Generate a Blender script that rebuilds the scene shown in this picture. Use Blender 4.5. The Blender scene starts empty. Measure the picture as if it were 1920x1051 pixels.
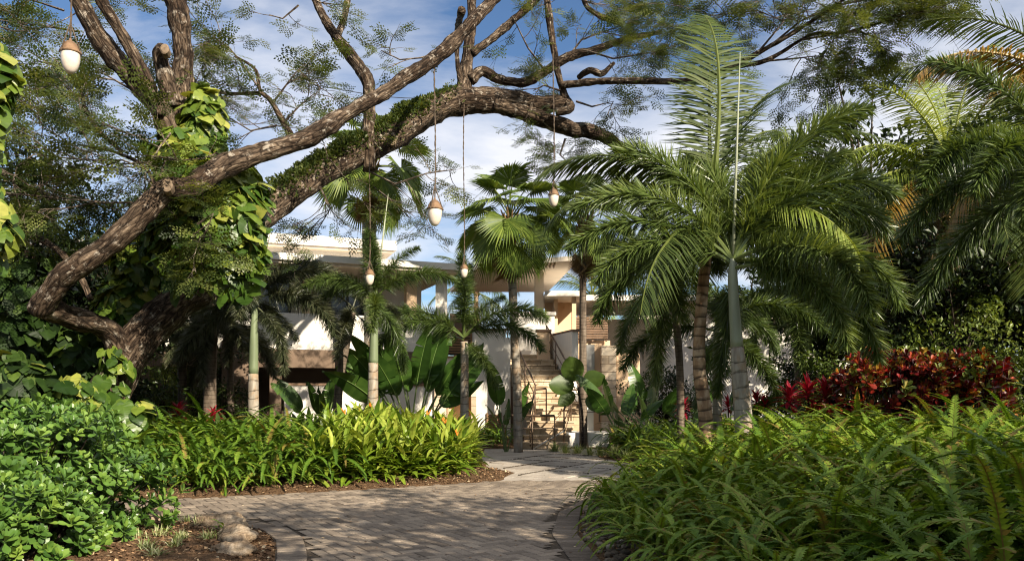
import bpy, math, random
import numpy as np
from mathutils import Vector, noise as mnoise

random.seed(11)
rng = np.random.default_rng(11)
rad = math.radians
C = bpy.context.scene.collection
SC = bpy.context.scene

# ------------------------------------------------------------------ camera
FPX, CH, HZ = 1493.33, 1.5, 738.0          # focal length in photo pixels, eye height, horizon row
cam_d = bpy.data.cameras.new('camera')
cam_d.lens, cam_d.sensor_width = 28.0, 36.0
cam_d.shift_y = (HZ - 525.5) / 1920.0
cam_d.clip_start, cam_d.clip_end = 0.1, 3000.0
cam = bpy.data.objects.new('camera', cam_d)
cam.location = (0, 0, CH)
cam.rotation_euler = (rad(90), 0, 0)
C.objects.link(cam)
SC.camera = cam

# ------------------------------------------------------------------ sun, sky, exposure
SUN_EL, SUN_AZ = 31.0, 143.0               # azimuth clockwise from +Y (straight ahead)
sdir = Vector((math.sin(rad(SUN_AZ)) * math.cos(rad(SUN_EL)), math.cos(rad(SUN_AZ)) * math.cos(rad(SUN_EL)), math.sin(rad(SUN_EL))))
sun_d = bpy.data.lights.new('sun', 'SUN')
sun_d.energy, sun_d.angle, sun_d.color = 5.0, rad(0.5), (1.0, 0.89, 0.72)
sun = bpy.data.objects.new('sun', sun_d)
sun.rotation_euler = sdir.to_track_quat('Z', 'Y').to_euler()
sun.location = (20, -20, 40)
C.objects.link(sun)

world = bpy.data.worlds.new('World')
SC.world = world
world.use_nodes = True
nt = world.node_tree
nt.nodes.clear()
w_out = nt.nodes.new('ShaderNodeOutputWorld')
w_bg = nt.nodes.new('ShaderNodeBackground')
w_bg.inputs['Strength'].default_value = 0.078
w_sky = nt.nodes.new('ShaderNodeTexSky')
w_sky.sky_type = 'NISHITA'
w_sky.sun_disc = False
w_sky.sun_elevation, w_sky.sun_rotation = rad(SUN_EL), rad(SUN_AZ)
w_sky.air_density, w_sky.dust_density, w_sky.ozone_density = 1.0, 0.3, 2.5
w_tc = nt.nodes.new('ShaderNodeTexCoord')
w_sep = nt.nodes.new('ShaderNodeSeparateXYZ')
nt.links.new(w_tc.outputs['Generated'], w_sep.inputs[0])
# flat cloud layer: direction / height, so that clouds shrink towards the horizon
w_add = nt.nodes.new('ShaderNodeMath'); w_add.operation = 'MAXIMUM'; w_add.inputs[1].default_value = 0.0
nt.links.new(w_sep.outputs['Z'], w_add.inputs[0])
w_ad2 = nt.nodes.new('ShaderNodeMath'); w_ad2.operation = 'ADD'; w_ad2.inputs[1].default_value = 0.22
nt.links.new(w_add.outputs[0], w_ad2.inputs[0])
w_dx = nt.nodes.new('ShaderNodeMath'); w_dx.operation = 'DIVIDE'
w_dy = nt.nodes.new('ShaderNodeMath'); w_dy.operation = 'DIVIDE'
nt.links.new(w_sep.outputs['X'], w_dx.inputs[0]); nt.links.new(w_ad2.outputs[0], w_dx.inputs[1])
nt.links.new(w_sep.outputs['Y'], w_dy.inputs[0]); nt.links.new(w_ad2.outputs[0], w_dy.inputs[1])
w_cmb = nt.nodes.new('ShaderNodeCombineXYZ')
nt.links.new(w_dx.outputs[0], w_cmb.inputs[0]); nt.links.new(w_dy.outputs[0], w_cmb.inputs[1])
w_map = nt.nodes.new('ShaderNodeMapping')
w_map.inputs['Location'].default_value = (0.45, 0.3, 0)
w_map.inputs['Rotation'].default_value = (0, 0, rad(-24))
w_map.inputs['Scale'].default_value = (0.9, 1.5, 1)
nt.links.new(w_cmb.outputs[0], w_map.inputs[0])
w_n = nt.nodes.new('ShaderNodeTexNoise')
w_n.inputs['Scale'].default_value = 1.6; w_n.inputs['Detail'].default_value = 9; w_n.inputs['Roughness'].default_value = 0.56
w_n.inputs['Distortion'].default_value = 0.25
nt.links.new(w_map.outputs[0], w_n.inputs['Vector'])
# more cloud towards the horizon and the right
w_band = nt.nodes.new('ShaderNodeValToRGB')
_st = [(0.0, 0.27), (0.11, 0.26), (0.19, 0.17), (0.27, 0.09), (0.34, 0.16), (0.45, 0.25), (0.65, 0.06), (1.0, 0.03)]
while len(w_band.color_ramp.elements) < len(_st): w_band.color_ramp.elements.new(0.5)
for _e, (_p, _v) in zip(w_band.color_ramp.elements, _st): _e.position = _p; _e.color = (_v, _v, _v, 1)
nt.links.new(w_add.outputs[0], w_band.inputs[0])
w_bias = nt.nodes.new('ShaderNodeMath'); w_bias.operation = 'MULTIPLY'; w_bias.inputs[1].default_value = -1.0
nt.links.new(w_band.outputs[0], w_bias.inputs[0])
w_bx = nt.nodes.new('ShaderNodeMath'); w_bx.operation = 'MULTIPLY_ADD'; w_bx.inputs[1].default_value = 0.16
nt.links.new(w_sep.outputs['X'], w_bx.inputs[0]); nt.links.new(w_bias.outputs[0], w_bx.inputs[2])
w_sum = nt.nodes.new('ShaderNodeMath'); w_sum.operation = 'ADD'
nt.links.new(w_n.outputs['Fac'], w_sum.inputs[0]); nt.links.new(w_bx.outputs[0], w_sum.inputs[1])
w_rmp = nt.nodes.new('ShaderNodeValToRGB')
w_rmp.color_ramp.elements[0].position = 0.17; w_rmp.color_ramp.elements[0].color = (0, 0, 0, 1)
w_rmp.color_ramp.elements[1].position = 0.47; w_rmp.color_ramp.elements[1].color = (0.93, 0.93, 0.93, 1)
nt.links.new(w_sum.outputs[0], w_rmp.inputs[0])
w_mix = nt.nodes.new('ShaderNodeMixRGB')
w_mix.inputs['Color2'].default_value = (6.6, 6.65, 7.0, 1)
w_deep = nt.nodes.new('ShaderNodeMixRGB'); w_deep.blend_type = 'MULTIPLY'; w_deep.inputs['Fac'].default_value = 1.0
w_deep.inputs['Color2'].default_value = (0.62, 0.72, 0.82, 1)
nt.links.new(w_sky.outputs[0], w_deep.inputs['Color1'])
nt.links.new(w_rmp.outputs[0], w_mix.inputs['Fac']); nt.links.new(w_deep.outputs[0], w_mix.inputs['Color1'])
nt.links.new(w_mix.outputs[0], w_bg.inputs['Color'])
nt.links.new(w_bg.outputs[0], w_out.inputs[0])

SC.view_settings.view_transform = 'Standard'
SC.view_settings.look = 'None'
SC.view_settings.exposure = 0.98
SC.view_settings.gamma = 1.0
cy = SC.cycles
cy.max_bounces, cy.diffuse_bounces, cy.glossy_bounces, cy.transmission_bounces = 5, 3, 2, 3
cy.caustics_reflective = cy.caustics_refractive = False
cy.use_denoising = True
cy.filter_width = 1.15
cy.sample_clamp_indirect = 6.0

# ------------------------------------------------------------------ helpers
def P(px, py, D):
    """world point seen at photo pixel (px, py) at the depth D"""
    return np.array([(px - 960) / FPX * D, D, CH + (HZ - py) / FPX * D])

def G(px, py):
    D = CH * FPX / (py - HZ)
    return ((px - 960) / FPX * D, D)

def unit(a):
    return a / np.maximum(np.linalg.norm(a, axis=-1, keepdims=True), 1e-9)

def sstep(a, b, x):
    t = np.clip((x - a) / (b - a), 0, 1)
    return t * t * (3 - 2 * t)

class Geo:
    """collects faces of any size with numpy; tint = one number per face, bk = bark coordinates per vertex"""
    def __init__(s):
        s.v, s.l, s.t, s.c, s.b, s.n = [], [], [], [], [], 0
    def add(s, V, loops, totals, tint=0.5, bk=None):
        V = np.asarray(V, dtype=np.float32).reshape(-1, 3)
        totals = np.asarray(totals, dtype=np.int32)
        s.v.append(V); s.l.append(np.asarray(loops, dtype=np.int64) + s.n); s.t.append(totals)
        s.c.append(np.broadcast_to(np.asarray(tint, dtype=np.float32), (len(totals),)).copy())
        s.b.append(V if bk is None else np.asarray(bk, dtype=np.float32))
        s.n += len(V)
    def scatter(s, tpl, M, T, tint):
        V, l, t = tpl
        n, k = len(T), len(V)
        if n == 0: return
        W = np.einsum('nij,kj->nki', M, V) + T[:, None, :]
        L = (l[None, :] + (np.arange(n) * k)[:, None]).ravel()
        s.add(W.reshape(-1, 3), L, np.tile(t, n), np.repeat(tint, len(t)))
    def box(s, x0, x1, y0, y1, z0, z1, tint=0.5, rot=None):
        V = np.array([(x, y, z) for z in (z0, z1) for y in (y0, y1) for x in (x0, x1)], dtype=float)
        if rot is not None:                      # (angle, cx, cy)
            a, cx, cy_ = rot
            c_, s_ = math.cos(a), math.sin(a)
            X, Y = V[:, 0].copy(), V[:, 1].copy()
            V[:, 0] = cx + X * c_ - Y * s_; V[:, 1] = cy_ + X * s_ + Y * c_
        F = [0, 2, 3, 1, 4, 5, 7, 6, 0, 1, 5, 4, 1, 3, 7, 5, 3, 2, 6, 7, 2, 0, 4, 6]
        s.add(V, F, [4] * 6, tint)
    def prism(s, poly, z0, z1, tint=0.5):
        n = len(poly)
        if sum(poly[i][0] * poly[(i + 1) % n][1] - poly[(i + 1) % n][0] * poly[i][1] for i in range(n)) < 0:
            poly = poly[::-1]
        V = [(x, y, z0) for x, y in poly] + [(x, y, z1) for x, y in poly]
        L = list(range(n))[::-1] + list(range(n, 2 * n)); T = [n, n]
        for i in range(n):
            j = (i + 1) % n
            L += [i, j, n + j, n + i]; T.append(4)
        s.add(V, L, T, tint)
    def sheet(s, poly, z):
        n = len(poly)
        if sum(poly[i][0] * poly[(i + 1) % n][1] - poly[(i + 1) % n][0] * poly[i][1] for i in range(n)) < 0:
            poly = poly[::-1]
        s.add([(x, y, z) for x, y in poly], list(range(n)), [n])
    def tube(s, pts, r, sides=8, sub=1, lump=0.0, cap=True, tint=0.5, seed=0.0, lump_scale=3.0):
        pts = np.asarray(pts, float); r = np.asarray(np.broadcast_to(r, (len(pts),)), float)
        if sub > 1 and len(pts) > 2:
            pe = np.vstack([2 * pts[0] - pts[1], pts, 2 * pts[-1] - pts[-2]])
            out, ro = [], []
            for i in range(len(pts) - 1):
                p0, p1, p2, p3 = pe[i:i + 4]
                for k in range(sub):
                    t = k / sub
                    out.append(0.5 * (2 * p1 + (p2 - p0) * t + (2 * p0 - 5 * p1 + 4 * p2 - p3) * t * t + (3 * p1 - p0 - 3 * p2 + p3) * t ** 3))
                    ro.append(r[i] * (1 - t) + r[i + 1] * t)
            out.append(pts[-1]); ro.append(r[-1])
            pts, r = np.array(out), np.array(ro)
        n = len(pts)
        tan = unit(np.gradient(pts, axis=0))
        up = np.array([0, 0, 1.0]) if abs(tan[0][2]) < 0.9 else np.array([1.0, 0, 0])
        a = unit(np.cross(tan[0], up)); A = [a]
        for i in range(1, n):
            a = unit(a - tan[i] * np.dot(a, tan[i])); A.append(a)
        A = np.array(A); B = np.cross(tan, A)
        ln = np.concatenate([[0], np.cumsum(np.linalg.norm(np.diff(pts, axis=0), axis=1))])
        th = np.arange(sides) / sides * 2 * np.pi
        ring = A[:, None, :] * np.cos(th)[None, :, None] + B[:, None, :] * np.sin(th)[None, :, None]
        R = np.repeat(r[:, None], sides, 1)
        if lump > 0:
            for i in range(n):
                for j in range(sides):
                    q = pts[i] + ring[i, j] * r[i]
                    R[i, j] *= 1 + lump * (mnoise.noise(Vector(q * lump_scale) + Vector((seed, 0, 0))) + 0.6 * mnoise.noise(Vector(q * lump_scale * 2.7)) + 0.35 * mnoise.noise(Vector(q * lump_scale * 6)))
        V = pts[:, None, :] + ring * R[:, :, None]
        rb = float(r.mean())
        bk = np.stack([np.repeat(np.cos(th)[None] * rb, n, 0) + seed, np.repeat(np.sin(th)[None] * rb, n, 0), np.repeat(ln[:, None], sides, 1)], -1)
        L = []
        for i in range(n - 1):
            for j in range(sides):
                k = (j + 1) % sides
                L += [i * sides + j, i * sides + k, (i + 1) * sides + k, (i + 1) * sides + j]
        T = [4] * ((n - 1) * sides)
        if cap:
            L += list(range(sides))[::-1] + [(n - 1) * sides + j for j in range(sides)]; T += [sides, sides]
        s.add(V.reshape(-1, 3), L, T, tint, bk.reshape(-1, 3))
    def lathe(s, prof, sides=20, origin=(0, 0, 0), tint=0.5):
        n = len(prof); th = np.arange(sides) / sides * 2 * np.pi
        V = np.array([[(r * math.cos(t), r * math.sin(t), z) for t in th] for r, z in prof]) + np.asarray(origin)
        L = []
        for i in range(n - 1):
            for j in range(sides):
                k = (j + 1) % sides
                L += [i * sides + j, i * sides + k, (i + 1) * sides + k, (i + 1) * sides + j]
        s.add(V.reshape(-1, 3), L, [4] * ((n - 1) * sides), tint)
    def ribbons(s, base, d, w, L, W, droop, tint):
        """pointed leaflets: base (n,3), direction, width direction, length, width, how far the tip sinks"""
        n = len(base)
        if n == 0: return
        L = np.broadcast_to(L, (n,))[:, None]; W = np.broadcast_to(W, (n,))[:, None]; g = np.broadcast_to(droop, (n,))[:, None]
        z = np.array([[0, 0, 1.0]])
        m = base + d * L * 0.45 - z * g * L * 0.12
        t = base + d * L - z * g * L * 0.5
        V = np.stack([base - w * W * 0.3, base + w * W * 0.3, m - w * W * 0.5, m + w * W * 0.5, t], 1)
        o = (np.arange(n) * 5)[:, None]
        lo = np.concatenate([o + np.array([[0, 1, 3, 2]]), o + np.array([[2, 3, 4]])], 1).ravel()
        s.add(V.reshape(-1, 3), lo, np.tile([4, 3], n), np.repeat(np.broadcast_to(tint, (n,)), 2))
    def mesh(s, name, mat, smooth=False, off=None):
        V = np.concatenate(s.v)
        if off is not None: V = V - np.asarray(off, dtype=np.float32)
        l = np.concatenate(s.l); t = np.concatenate(s.t)
        me = bpy.data.meshes.new(name)
        me.vertices.add(len(V)); me.vertices.foreach_set('co', V.astype(np.float32).ravel())
        me.loops.add(len(l)); me.loops.foreach_set('vertex_index', l.astype(np.int32))
        me.polygons.add(len(t))
        me.polygons.foreach_set('loop_start', np.concatenate([[0], np.cumsum(t)[:-1]]).astype(np.int32))
        me.polygons.foreach_set('use_smooth', np.full(len(t), smooth))
        me.update(calc_edges=True)
        a = me.attributes.new('tint', 'FLOAT', 'FACE'); a.data.foreach_set('value', np.concatenate(s.c))
        b = me.attributes.new('bk', 'FLOAT_VECTOR', 'POINT'); b.data.foreach_set('vector', np.concatenate(s.b).astype(np.float32).ravel())
        me.materials.append(mat)
        return me

def tag(o, label, cat, group=None, kind=None):
    if label: o['label'] = label
    if cat: o['category'] = cat
    if group: o['group'] = group
    if kind: o['kind'] = kind
    return o

def thing(name, label, cat, loc=(0, 0, 0), group=None):
    o = bpy.data.objects.new(name, None); C.objects.link(o)
    o.empty_display_size = 0.2
    o.location = loc
    return tag(o, label, cat, group)

def obj(name, geo, mat, parent=None, smooth=False, world=True, off=None):
    """one mesh object; geo in world coordinates unless world=False"""
    p = parent
    o_ = np.zeros(3)
    while p is not None:
        o_ = o_ + np.array(p.location); p = p.parent
    if not world: o_ = None
    if off is not None: o_ = np.asarray(off)
    me = geo.mesh(name, mat, smooth, o_)
    o = bpy.data.objects.new(name, me); C.objects.link(o)
    if parent is not None: o.parent = parent
    elif off is not None: o.location = off
    return o

def link(name, me, parent, loc=(0, 0, 0), rz=0.0, sc=1.0, rx=0.0, ry=0.0):
    o = bpy.data.objects.new(name, me); C.objects.link(o)
    o.parent = parent; o.location = loc; o.rotation_euler = (rx, ry, rz); o.scale = (sc, sc, sc)
    return o

def structure(name, geo, mat, smooth=False):
    o = obj(name, geo, mat, smooth=smooth); o['kind'] = 'structure'
    return o

def frames(d, nrm):
    """matrices with columns X = side, Y = d, Z = normal"""
    d = unit(d); x = unit(np.cross(d, nrm)); z = np.cross(x, d)
    return np.stack([x, d, z], -1)

def inside(poly, X, Y):
    r = np.zeros(X.shape, bool); n = len(poly)
    for i in range(n):
        x0, y0 = poly[i]; x1, y1 = poly[(i + 1) % n]
        c = (y0 > Y) != (y1 > Y)
        with np.errstate(divide='ignore', invalid='ignore'):
            r ^= c & (X < (x1 - x0) * (Y - y0) / (y1 - y0 + 1e-12) + x0)
    return r

def dist_to(poly, X, Y, closed=True):
    d = np.full(X.shape, 1e9); n = len(poly)
    for i in range(n if closed else n - 1):
        x0, y0 = poly[i]; x1, y1 = poly[(i + 1) % n]
        vx, vy = x1 - x0, y1 - y0
        t = np.clip(((X - x0) * vx + (Y - y0) * vy) / (vx * vx + vy * vy + 1e-12), 0, 1)
        d = np.minimum(d, np.hypot(X - x0 - t * vx, Y - y0 - t * vy))
    return d

# ------------------------------------------------------------------ materials
class N:
    def __init__(s, name):
        s.m = bpy.data.materials.new(name); s.m.use_nodes = True
        s.t = s.m.node_tree; s.t.nodes.clear()
        s.out = s.t.nodes.new('ShaderNodeOutputMaterial')
    def n(s, typ, **kw):
        x = s.t.nodes.new(typ)
        for k, v in kw.items():
            if k.startswith('_'): setattr(x, k[1:], v)
            else:
                i = x.inputs[int(k[1:])] if k[0] == 'i' and k[1:].isdigit() else x.inputs[k.replace('__', ' ')]
                if isinstance(v, bpy.types.NodeSocket): s.t.links.new(v, i)
                else: i.default_value = v
        return x
    def ramp(s, fac, stops):
        x = s.t.nodes.new('ShaderNodeValToRGB'); e = x.color_ramp.elements
        while len(e) < len(stops): e.new(0.5)
        for i, (p, c) in enumerate(stops):
            e[i].position = p; e[i].color = (*c, 1)
        s.t.links.new(fac, x.inputs[0]); return x.outputs[0]
    def mix(s, fac, a, b, mode='MIX'):
        x = s.t.nodes.new('ShaderNodeMixRGB'); x.blend_type = mode
        for k, v in ((0, fac), (1, a), (2, b)):
            if isinstance(v, bpy.types.NodeSocket): s.t.links.new(v, x.inputs[k])
            else: x.inputs[k].default_value = v if k == 0 else (*v, 1)
        return x.outputs[0]
    def math(s, op, a, b=0.5):
        x = s.t.nodes.new('ShaderNodeMath'); x.operation = op
        for k, v in ((0, a), (1, b)):
            if isinstance(v, bpy.types.NodeSocket): s.t.links.new(v, x.inputs[k])
            else: x.inputs[k].default_value = v
        return x.outputs[0]
    def noise(s, vec, scale, detail=4, rough=0.55):
        x = s.n('ShaderNodeTexNoise', Scale=scale, Detail=detail, Roughness=rough)
        if vec is not None: s.t.links.new(vec, x.inputs['Vector'])
        return x.outputs['Fac']
    def scaled(s, vec, sx, sy, sz):
        x = s.n('ShaderNodeMapping', Vector=vec); x.inputs['Scale'].default_value = (sx, sy, sz); return x.outputs[0]
    def objco(s):
        return s.n('ShaderNodeTexCoord').outputs['Object']
    def attr(s, name):
        return s.n('ShaderNodeAttribute', _attribute_name=name)
    def bump(s, h, strength=0.4, dist=0.02):
        return s.n('ShaderNodeBump', Height=h, Strength=strength, Distance=dist).outputs[0]
    def principled(s, col, rough=0.7, spec=0.3, normal=None, metal=0.0):
        x = s.t.nodes.new('ShaderNodeBsdfPrincipled')
        for k, v in (('Base Color', col), ('Roughness', rough), ('Specular IOR Level', spec), ('Metallic', metal)):
            if isinstance(v, bpy.types.NodeSocket): s.t.links.new(v, x.inputs[k])
            else: x.inputs[k].default_value = (*v, 1) if k == 'Base Color' else v
        if normal is not None: s.t.links.new(normal, x.inputs['Normal'])
        return x.outputs[0]
    def done(s, sh):
        s.t.links.new(sh, s.out.inputs[0]); return s.m

def leaf_mat(name, stops, trans=0.3, rough=0.42, spec=0.35, tcol=(1.25, 1.15, 0.5)):
    k = N(name)
    f = k.attr('tint').outputs['Fac']
    rnd = k.n('ShaderNodeObjectInfo').outputs['Random']
    f2 = k.math('ADD', f, k.math('MULTIPLY', k.math('SUBTRACT', rnd, 0.5), 0.16))
    col = k.ramp(f2, stops)
    nz = k.noise(k.objco(), 9.0, 2)
    col = k.mix(1.0, col, k.ramp(nz, [(0.3, (0.8, 0.82, 0.8)), (0.7, (1.15, 1.12, 1.1))]), 'MULTIPLY')
    b = k.principled(col, rough, spec)
    tr = k.n('ShaderNodeBsdfTranslucent', Color=k.mix(1.0, col, tcol, 'MULTIPLY')).outputs[0]
    x = k.n('ShaderNodeMixShader', Fac=trans); k.t.links.new(b, x.inputs[1]); k.t.links.new(tr, x.inputs[2])
    return k.done(x.outputs[0])

def bark_mat(name, dark, mid, light, sx=9.0, sz=2.2, bump=0.7, lichen=0.6):
    k = N(name)
    v = k.attr('bk').outputs['Vector']
    co = k.objco()
    n1 = k.noise(k.scaled(v, sx, sx, sz), 1.6, 9, 0.7)
    n2 = k.noise(co, 1.6, 5, 0.65)
    n4 = k.noise(co, 7.0, 6, 0.7)
    vo = k.n('ShaderNodeTexVoronoi', Vector=k.scaled(v, sx * 1.3, sx * 1.3, sz * 1.1), Scale=1.3, _feature='DISTANCE_TO_EDGE').outputs['Distance']
    col = k.ramp(n1, [(0.36, dark), (0.52, mid), (0.66, light)])
    col = k.mix(k.ramp(n2, [(0.44, (0, 0, 0)), (0.56, (1, 1, 1))]), k.mix(1.0, col, (0.42, 0.38, 0.36), 'MULTIPLY'), col)
    col = k.mix(k.ramp(n4, [(0.56, (0, 0, 0)), (0.64, (lichen, lichen, lichen))]), col, (0.5, 0.44, 0.36))
    col = k.mix(k.ramp(k.noise(co, 3.1, 5, 0.7), [(0.58, (0, 0, 0)), (0.66, (0.7, 0.7, 0.7))]), col, (0.035, 0.028, 0.02))
    col = k.mix(1.0, col, k.ramp(vo, [(0.0, (0.2, 0.18, 0.17)), (0.1, (1, 1, 1))]), 'MULTIPLY')
    h = k.math('ADD', k.math('MULTIPLY', n1, 0.8), k.math('ADD', k.math('MINIMUM', vo, 0.25), k.math('MULTIPLY', n4, 0.6)))
    return k.done(k.principled(col, 0.9, 0.15, k.bump(h, bump, 0.06)))

def ring_mat(name, a, b, ring, per=9.0, patch=None, ringw=0.12):
    """smooth palm trunk with leaf-scar rings"""
    k = N(name)
    v = k.attr('bk').outputs['Vector']
    z = k.n('ShaderNodeSeparateXYZ', Vector=v).outputs['Z']
    n1 = k.noise(k.scaled(v, 6, 6, 1.2), 1.5, 6, 0.62)
    zz = k.math('ADD', k.math('MULTIPLY', z, per), k.math('MULTIPLY', k.noise(k.scaled(v, 1, 1, 4), 1.5, 3), 1.6))
    fr = k.math('FRACT', zz)
    r = k.ramp(fr, [(0.0, (1, 1, 1)), (ringw, (0, 0, 0)), (1 - ringw * 0.35, (0, 0, 0)), (1.0, (1, 1, 1))])
    col = k.ramp(n1, [(0.35, a), (0.65, b)])
    if patch: col = k.mix(k.ramp(k.noise(k.scaled(v, 2.2, 2.2, 1.5), 1.8, 4), [(0.5, (0, 0, 0)), (0.6, (0.8, 0.8, 0.8))]), col, patch)
    col = k.mix(k.math('MULTIPLY', r, 0.92), col, ring)
    h = k.math('SUBTRACT', k.math('MULTIPLY', n1, 0.5), k.math('MULTIPLY', r, 0.6))
    return k.done(k.principled(col, 0.75, 0.25, k.bump(h, 0.5, 0.02)))

def plain_mat(name, col, rough=0.6, spec=0.3, var=0.12, scale=3.0, bump=0.0, metal=0.0, streak=False):
    k = N(name)
    co = k.objco()
    n1 = k.noise(k.scaled(co, 1, 1, 0.25) if streak else co, scale, 6, 0.6)
    lo = tuple(c * (1 - var) for c in col); hi = tuple(min(1, c * (1 + var * 0.6)) for c in col)
    c = k.ramp(n1, [(0.3, lo), (0.62, hi)])
    nm = k.bump(k.noise(co, scale * 14, 3), bump, 0.01) if bump else None
    return k.done(k.principled(c, rough, spec, nm, metal))

def stone_mat(name, cols, bw=0.5, bh=0.25, mortar=0.012, bump=0.5, plane='XZ'):
    k = N(name)
    co = k.objco()
    sp = k.n('ShaderNodeSeparateXYZ', Vector=co)
    cb = k.n('ShaderNodeCombineXYZ')
    k.t.links.new(k.math('ADD', sp.outputs['X'], sp.outputs['Y']), cb.inputs[0]); k.t.links.new(sp.outputs['Z'], cb.inputs[1])
    br = k.n('ShaderNodeTexBrick', Vector=cb.outputs[0], Scale=1.0, Mortar__Size=mortar, Mortar__Smooth=0.2, Brick__Width=bw, Row__Height=bh)
    br.inputs['Color1'].default_value = (0, 0, 0, 1); br.inputs['Color2'].default_value = (1, 1, 1, 1); br.inputs['Mortar'].default_value = (0.5, 0.5, 0.5, 1)
    n1 = k.noise(co, 7.0, 8, 0.65)
    f = k.math('ADD', k.math('MULTIPLY', br.outputs['Color'], 0.45), k.math('MULTIPLY', n1, 0.6))
    col = k.ramp(f, [(0.2, cols[0]), (0.5, cols[1]), (0.8, cols[2])])
    col = k.mix(br.outputs['Fac'], col, tuple(c * 0.55 for c in cols[0]))
    h = k.math('SUBTRACT', k.math('MULTIPLY', n1, 0.5), br.outputs['Fac'])
    return k.done(k.principled(col, 0.85, 0.2, k.bump(h, bump, 0.02)))

M = {}
M['bark'] = bark_mat('rain_tree_bark', (0.02, 0.014, 0.01), (0.105, 0.074, 0.05), (0.29, 0.22, 0.155), bump=1.0)
M['bark_dark'] = bark_mat('dark_bark', (0.02, 0.015, 0.012), (0.075, 0.055, 0.042), (0.16, 0.125, 0.1))
M['twig'] = bark_mat('twig_bark', (0.07, 0.055, 0.045), (0.2, 0.16, 0.125), (0.42, 0.36, 0.29), 20, 6, 0.3)
M['cutwood'] = plain_mat('cut_wood', (0.17, 0.125, 0.085), 0.9, 0.1, 0.55, 14, 0.5)
M['foxtrunk'] = ring_mat('grey_ringed_palm_trunk', (0.2, 0.165, 0.125), (0.38, 0.34, 0.28), (0.07, 0.055, 0.04), 5.0, (0.3, 0.21, 0.13), 0.09)
M['cocotrunk'] = ring_mat('brown_ringed_palm_trunk', (0.22, 0.12, 0.065), (0.46, 0.3, 0.17), (0.025, 0.014, 0.009), 5.5, (0.56, 0.42, 0.28), 0.34)
M['darktrunk'] = ring_mat('dark_palm_trunk', (0.07, 0.05, 0.035), (0.2, 0.155, 0.115), (0.03, 0.022, 0.016), 10.0)
M['shaft'] = plain_mat('green_crownshaft', (0.17, 0.21, 0.115), 0.45, 0.4, 0.3, 2.5, streak=True)
M['shaft_pale'] = plain_mat('pale_green_crownshaft', (0.27, 0.29, 0.2), 0.5, 0.35, 0.35, 2.0, streak=True)
M['fox'] = leaf_mat('foxtail_frond', [(0.0, (0.025, 0.045, 0.01)), (0.5, (0.075, 0.12, 0.028)), (1.0, (0.17, 0.22, 0.065))], 0.3, 0.34, 0.5)
M['fox_bright'] = leaf_mat('bright_foxtail_frond', [(0.0, (0.035, 0.06, 0.012)), (0.5, (0.1, 0.15, 0.035)), (1.0, (0.22, 0.27, 0.085))], 0.32, 0.34, 0.5)
M['fox_dull'] = leaf_mat('dull_foxtail_frond', [(0.0, (0.02, 0.027, 0.014)), (0.5, (0.06, 0.075, 0.034)), (1.0, (0.18, 0.18, 0.11))], 0.22, 0.36, 0.5)
M['coco'] = leaf_mat('coconut_frond', [(0.0, (0.018, 0.033, 0.007)), (0.5, (0.048, 0.076, 0.016)), (1.0, (0.14, 0.17, 0.04))], 0.3, 0.55, 0.25)
M['coco_lime'] = leaf_mat('lime_coconut_frond', [(0.0, (0.08, 0.12, 0.015)), (0.5, (0.18, 0.24, 0.035)), (1.0, (0.36, 0.4, 0.1))], 0.35)
M['coco_gold'] = leaf_mat('yellowing_coconut_frond', [(0.0, (0.13, 0.07, 0.012)), (0.5, (0.28, 0.16, 0.025)), (1.0, (0.36, 0.3, 0.09))], 0.3)
M['fan'] = leaf_mat('fan_palm_leaf', [(0.0, (0.03, 0.055, 0.01)), (0.5, (0.095, 0.15, 0.026)), (1.0, (0.26, 0.32, 0.065))], 0.36, 0.42, 0.35)
M['dead'] = leaf_mat('dead_palm_leaf', [(0.0, (0.12, 0.07, 0.035)), (0.5, (0.26, 0.17, 0.09)), (1.0, (0.42, 0.3, 0.17))], 0.2, 0.8, 0.1, (1, 0.9, 0.7))
M['raintree'] = leaf_mat('rain_tree_leaf', [(0.0, (0.02, 0.036, 0.01)), (0.5, (0.058, 0.088, 0.022)), (1.0, (0.16, 0.185, 0.05))], 0.42)
M['pothos'] = leaf_mat('pothos_leaf', [(0.0, (0.015, 0.038, 0.006)), (0.45, (0.055, 0.11, 0.015)), (0.72, (0.17, 0.23, 0.03)), (1.0, (0.36, 0.36, 0.08))], 0.25, 0.36, 0.4)
M['pothos_shade_tint'] = leaf_mat('pothos_leaf_painted_shade', [(0.0, (0.01, 0.022, 0.005)), (0.5, (0.026, 0.055, 0.01)), (0.85, (0.075, 0.12, 0.018)), (1.0, (0.2, 0.22, 0.04))], 0.2, 0.5, 0.2)  # pothos leaf colours darkened, the missing shade is painted into them
M['dark_leaf'] = leaf_mat('dark_tree_leaf', [(0.0, (0.008, 0.016, 0.005)), (0.5, (0.022, 0.04, 0.01)), (1.0, (0.065, 0.095, 0.022))], 0.2)
M['bright_leaf'] = leaf_mat('bright_bush_leaf', [(0.0, (0.03, 0.055, 0.01)), (0.5, (0.1, 0.15, 0.026)), (1.0, (0.25, 0.31, 0.07))], 0.35)
M['mid_leaf'] = leaf_mat('mid_tree_leaf', [(0.0, (0.025, 0.05, 0.01)), (0.5, (0.07, 0.115, 0.022)), (1.0, (0.17, 0.23, 0.05))], 0.3)
M['fern'] = leaf_mat('sword_fern', [(0.0, (0.03, 0.07, 0.006)), (0.5, (0.085, 0.165, 0.015)), (0.9, (0.2, 0.29, 0.03)), (1.0, (0.22, 0.16, 0.04))], 0.3, 0.5, 0.25)
M['lily'] = leaf_mat('heliconia_leaf', [(0.0, (0.05, 0.11, 0.01)), (0.5, (0.16, 0.25, 0.02)), (1.0, (0.38, 0.43, 0.07))], 0.32, 0.4)
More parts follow.
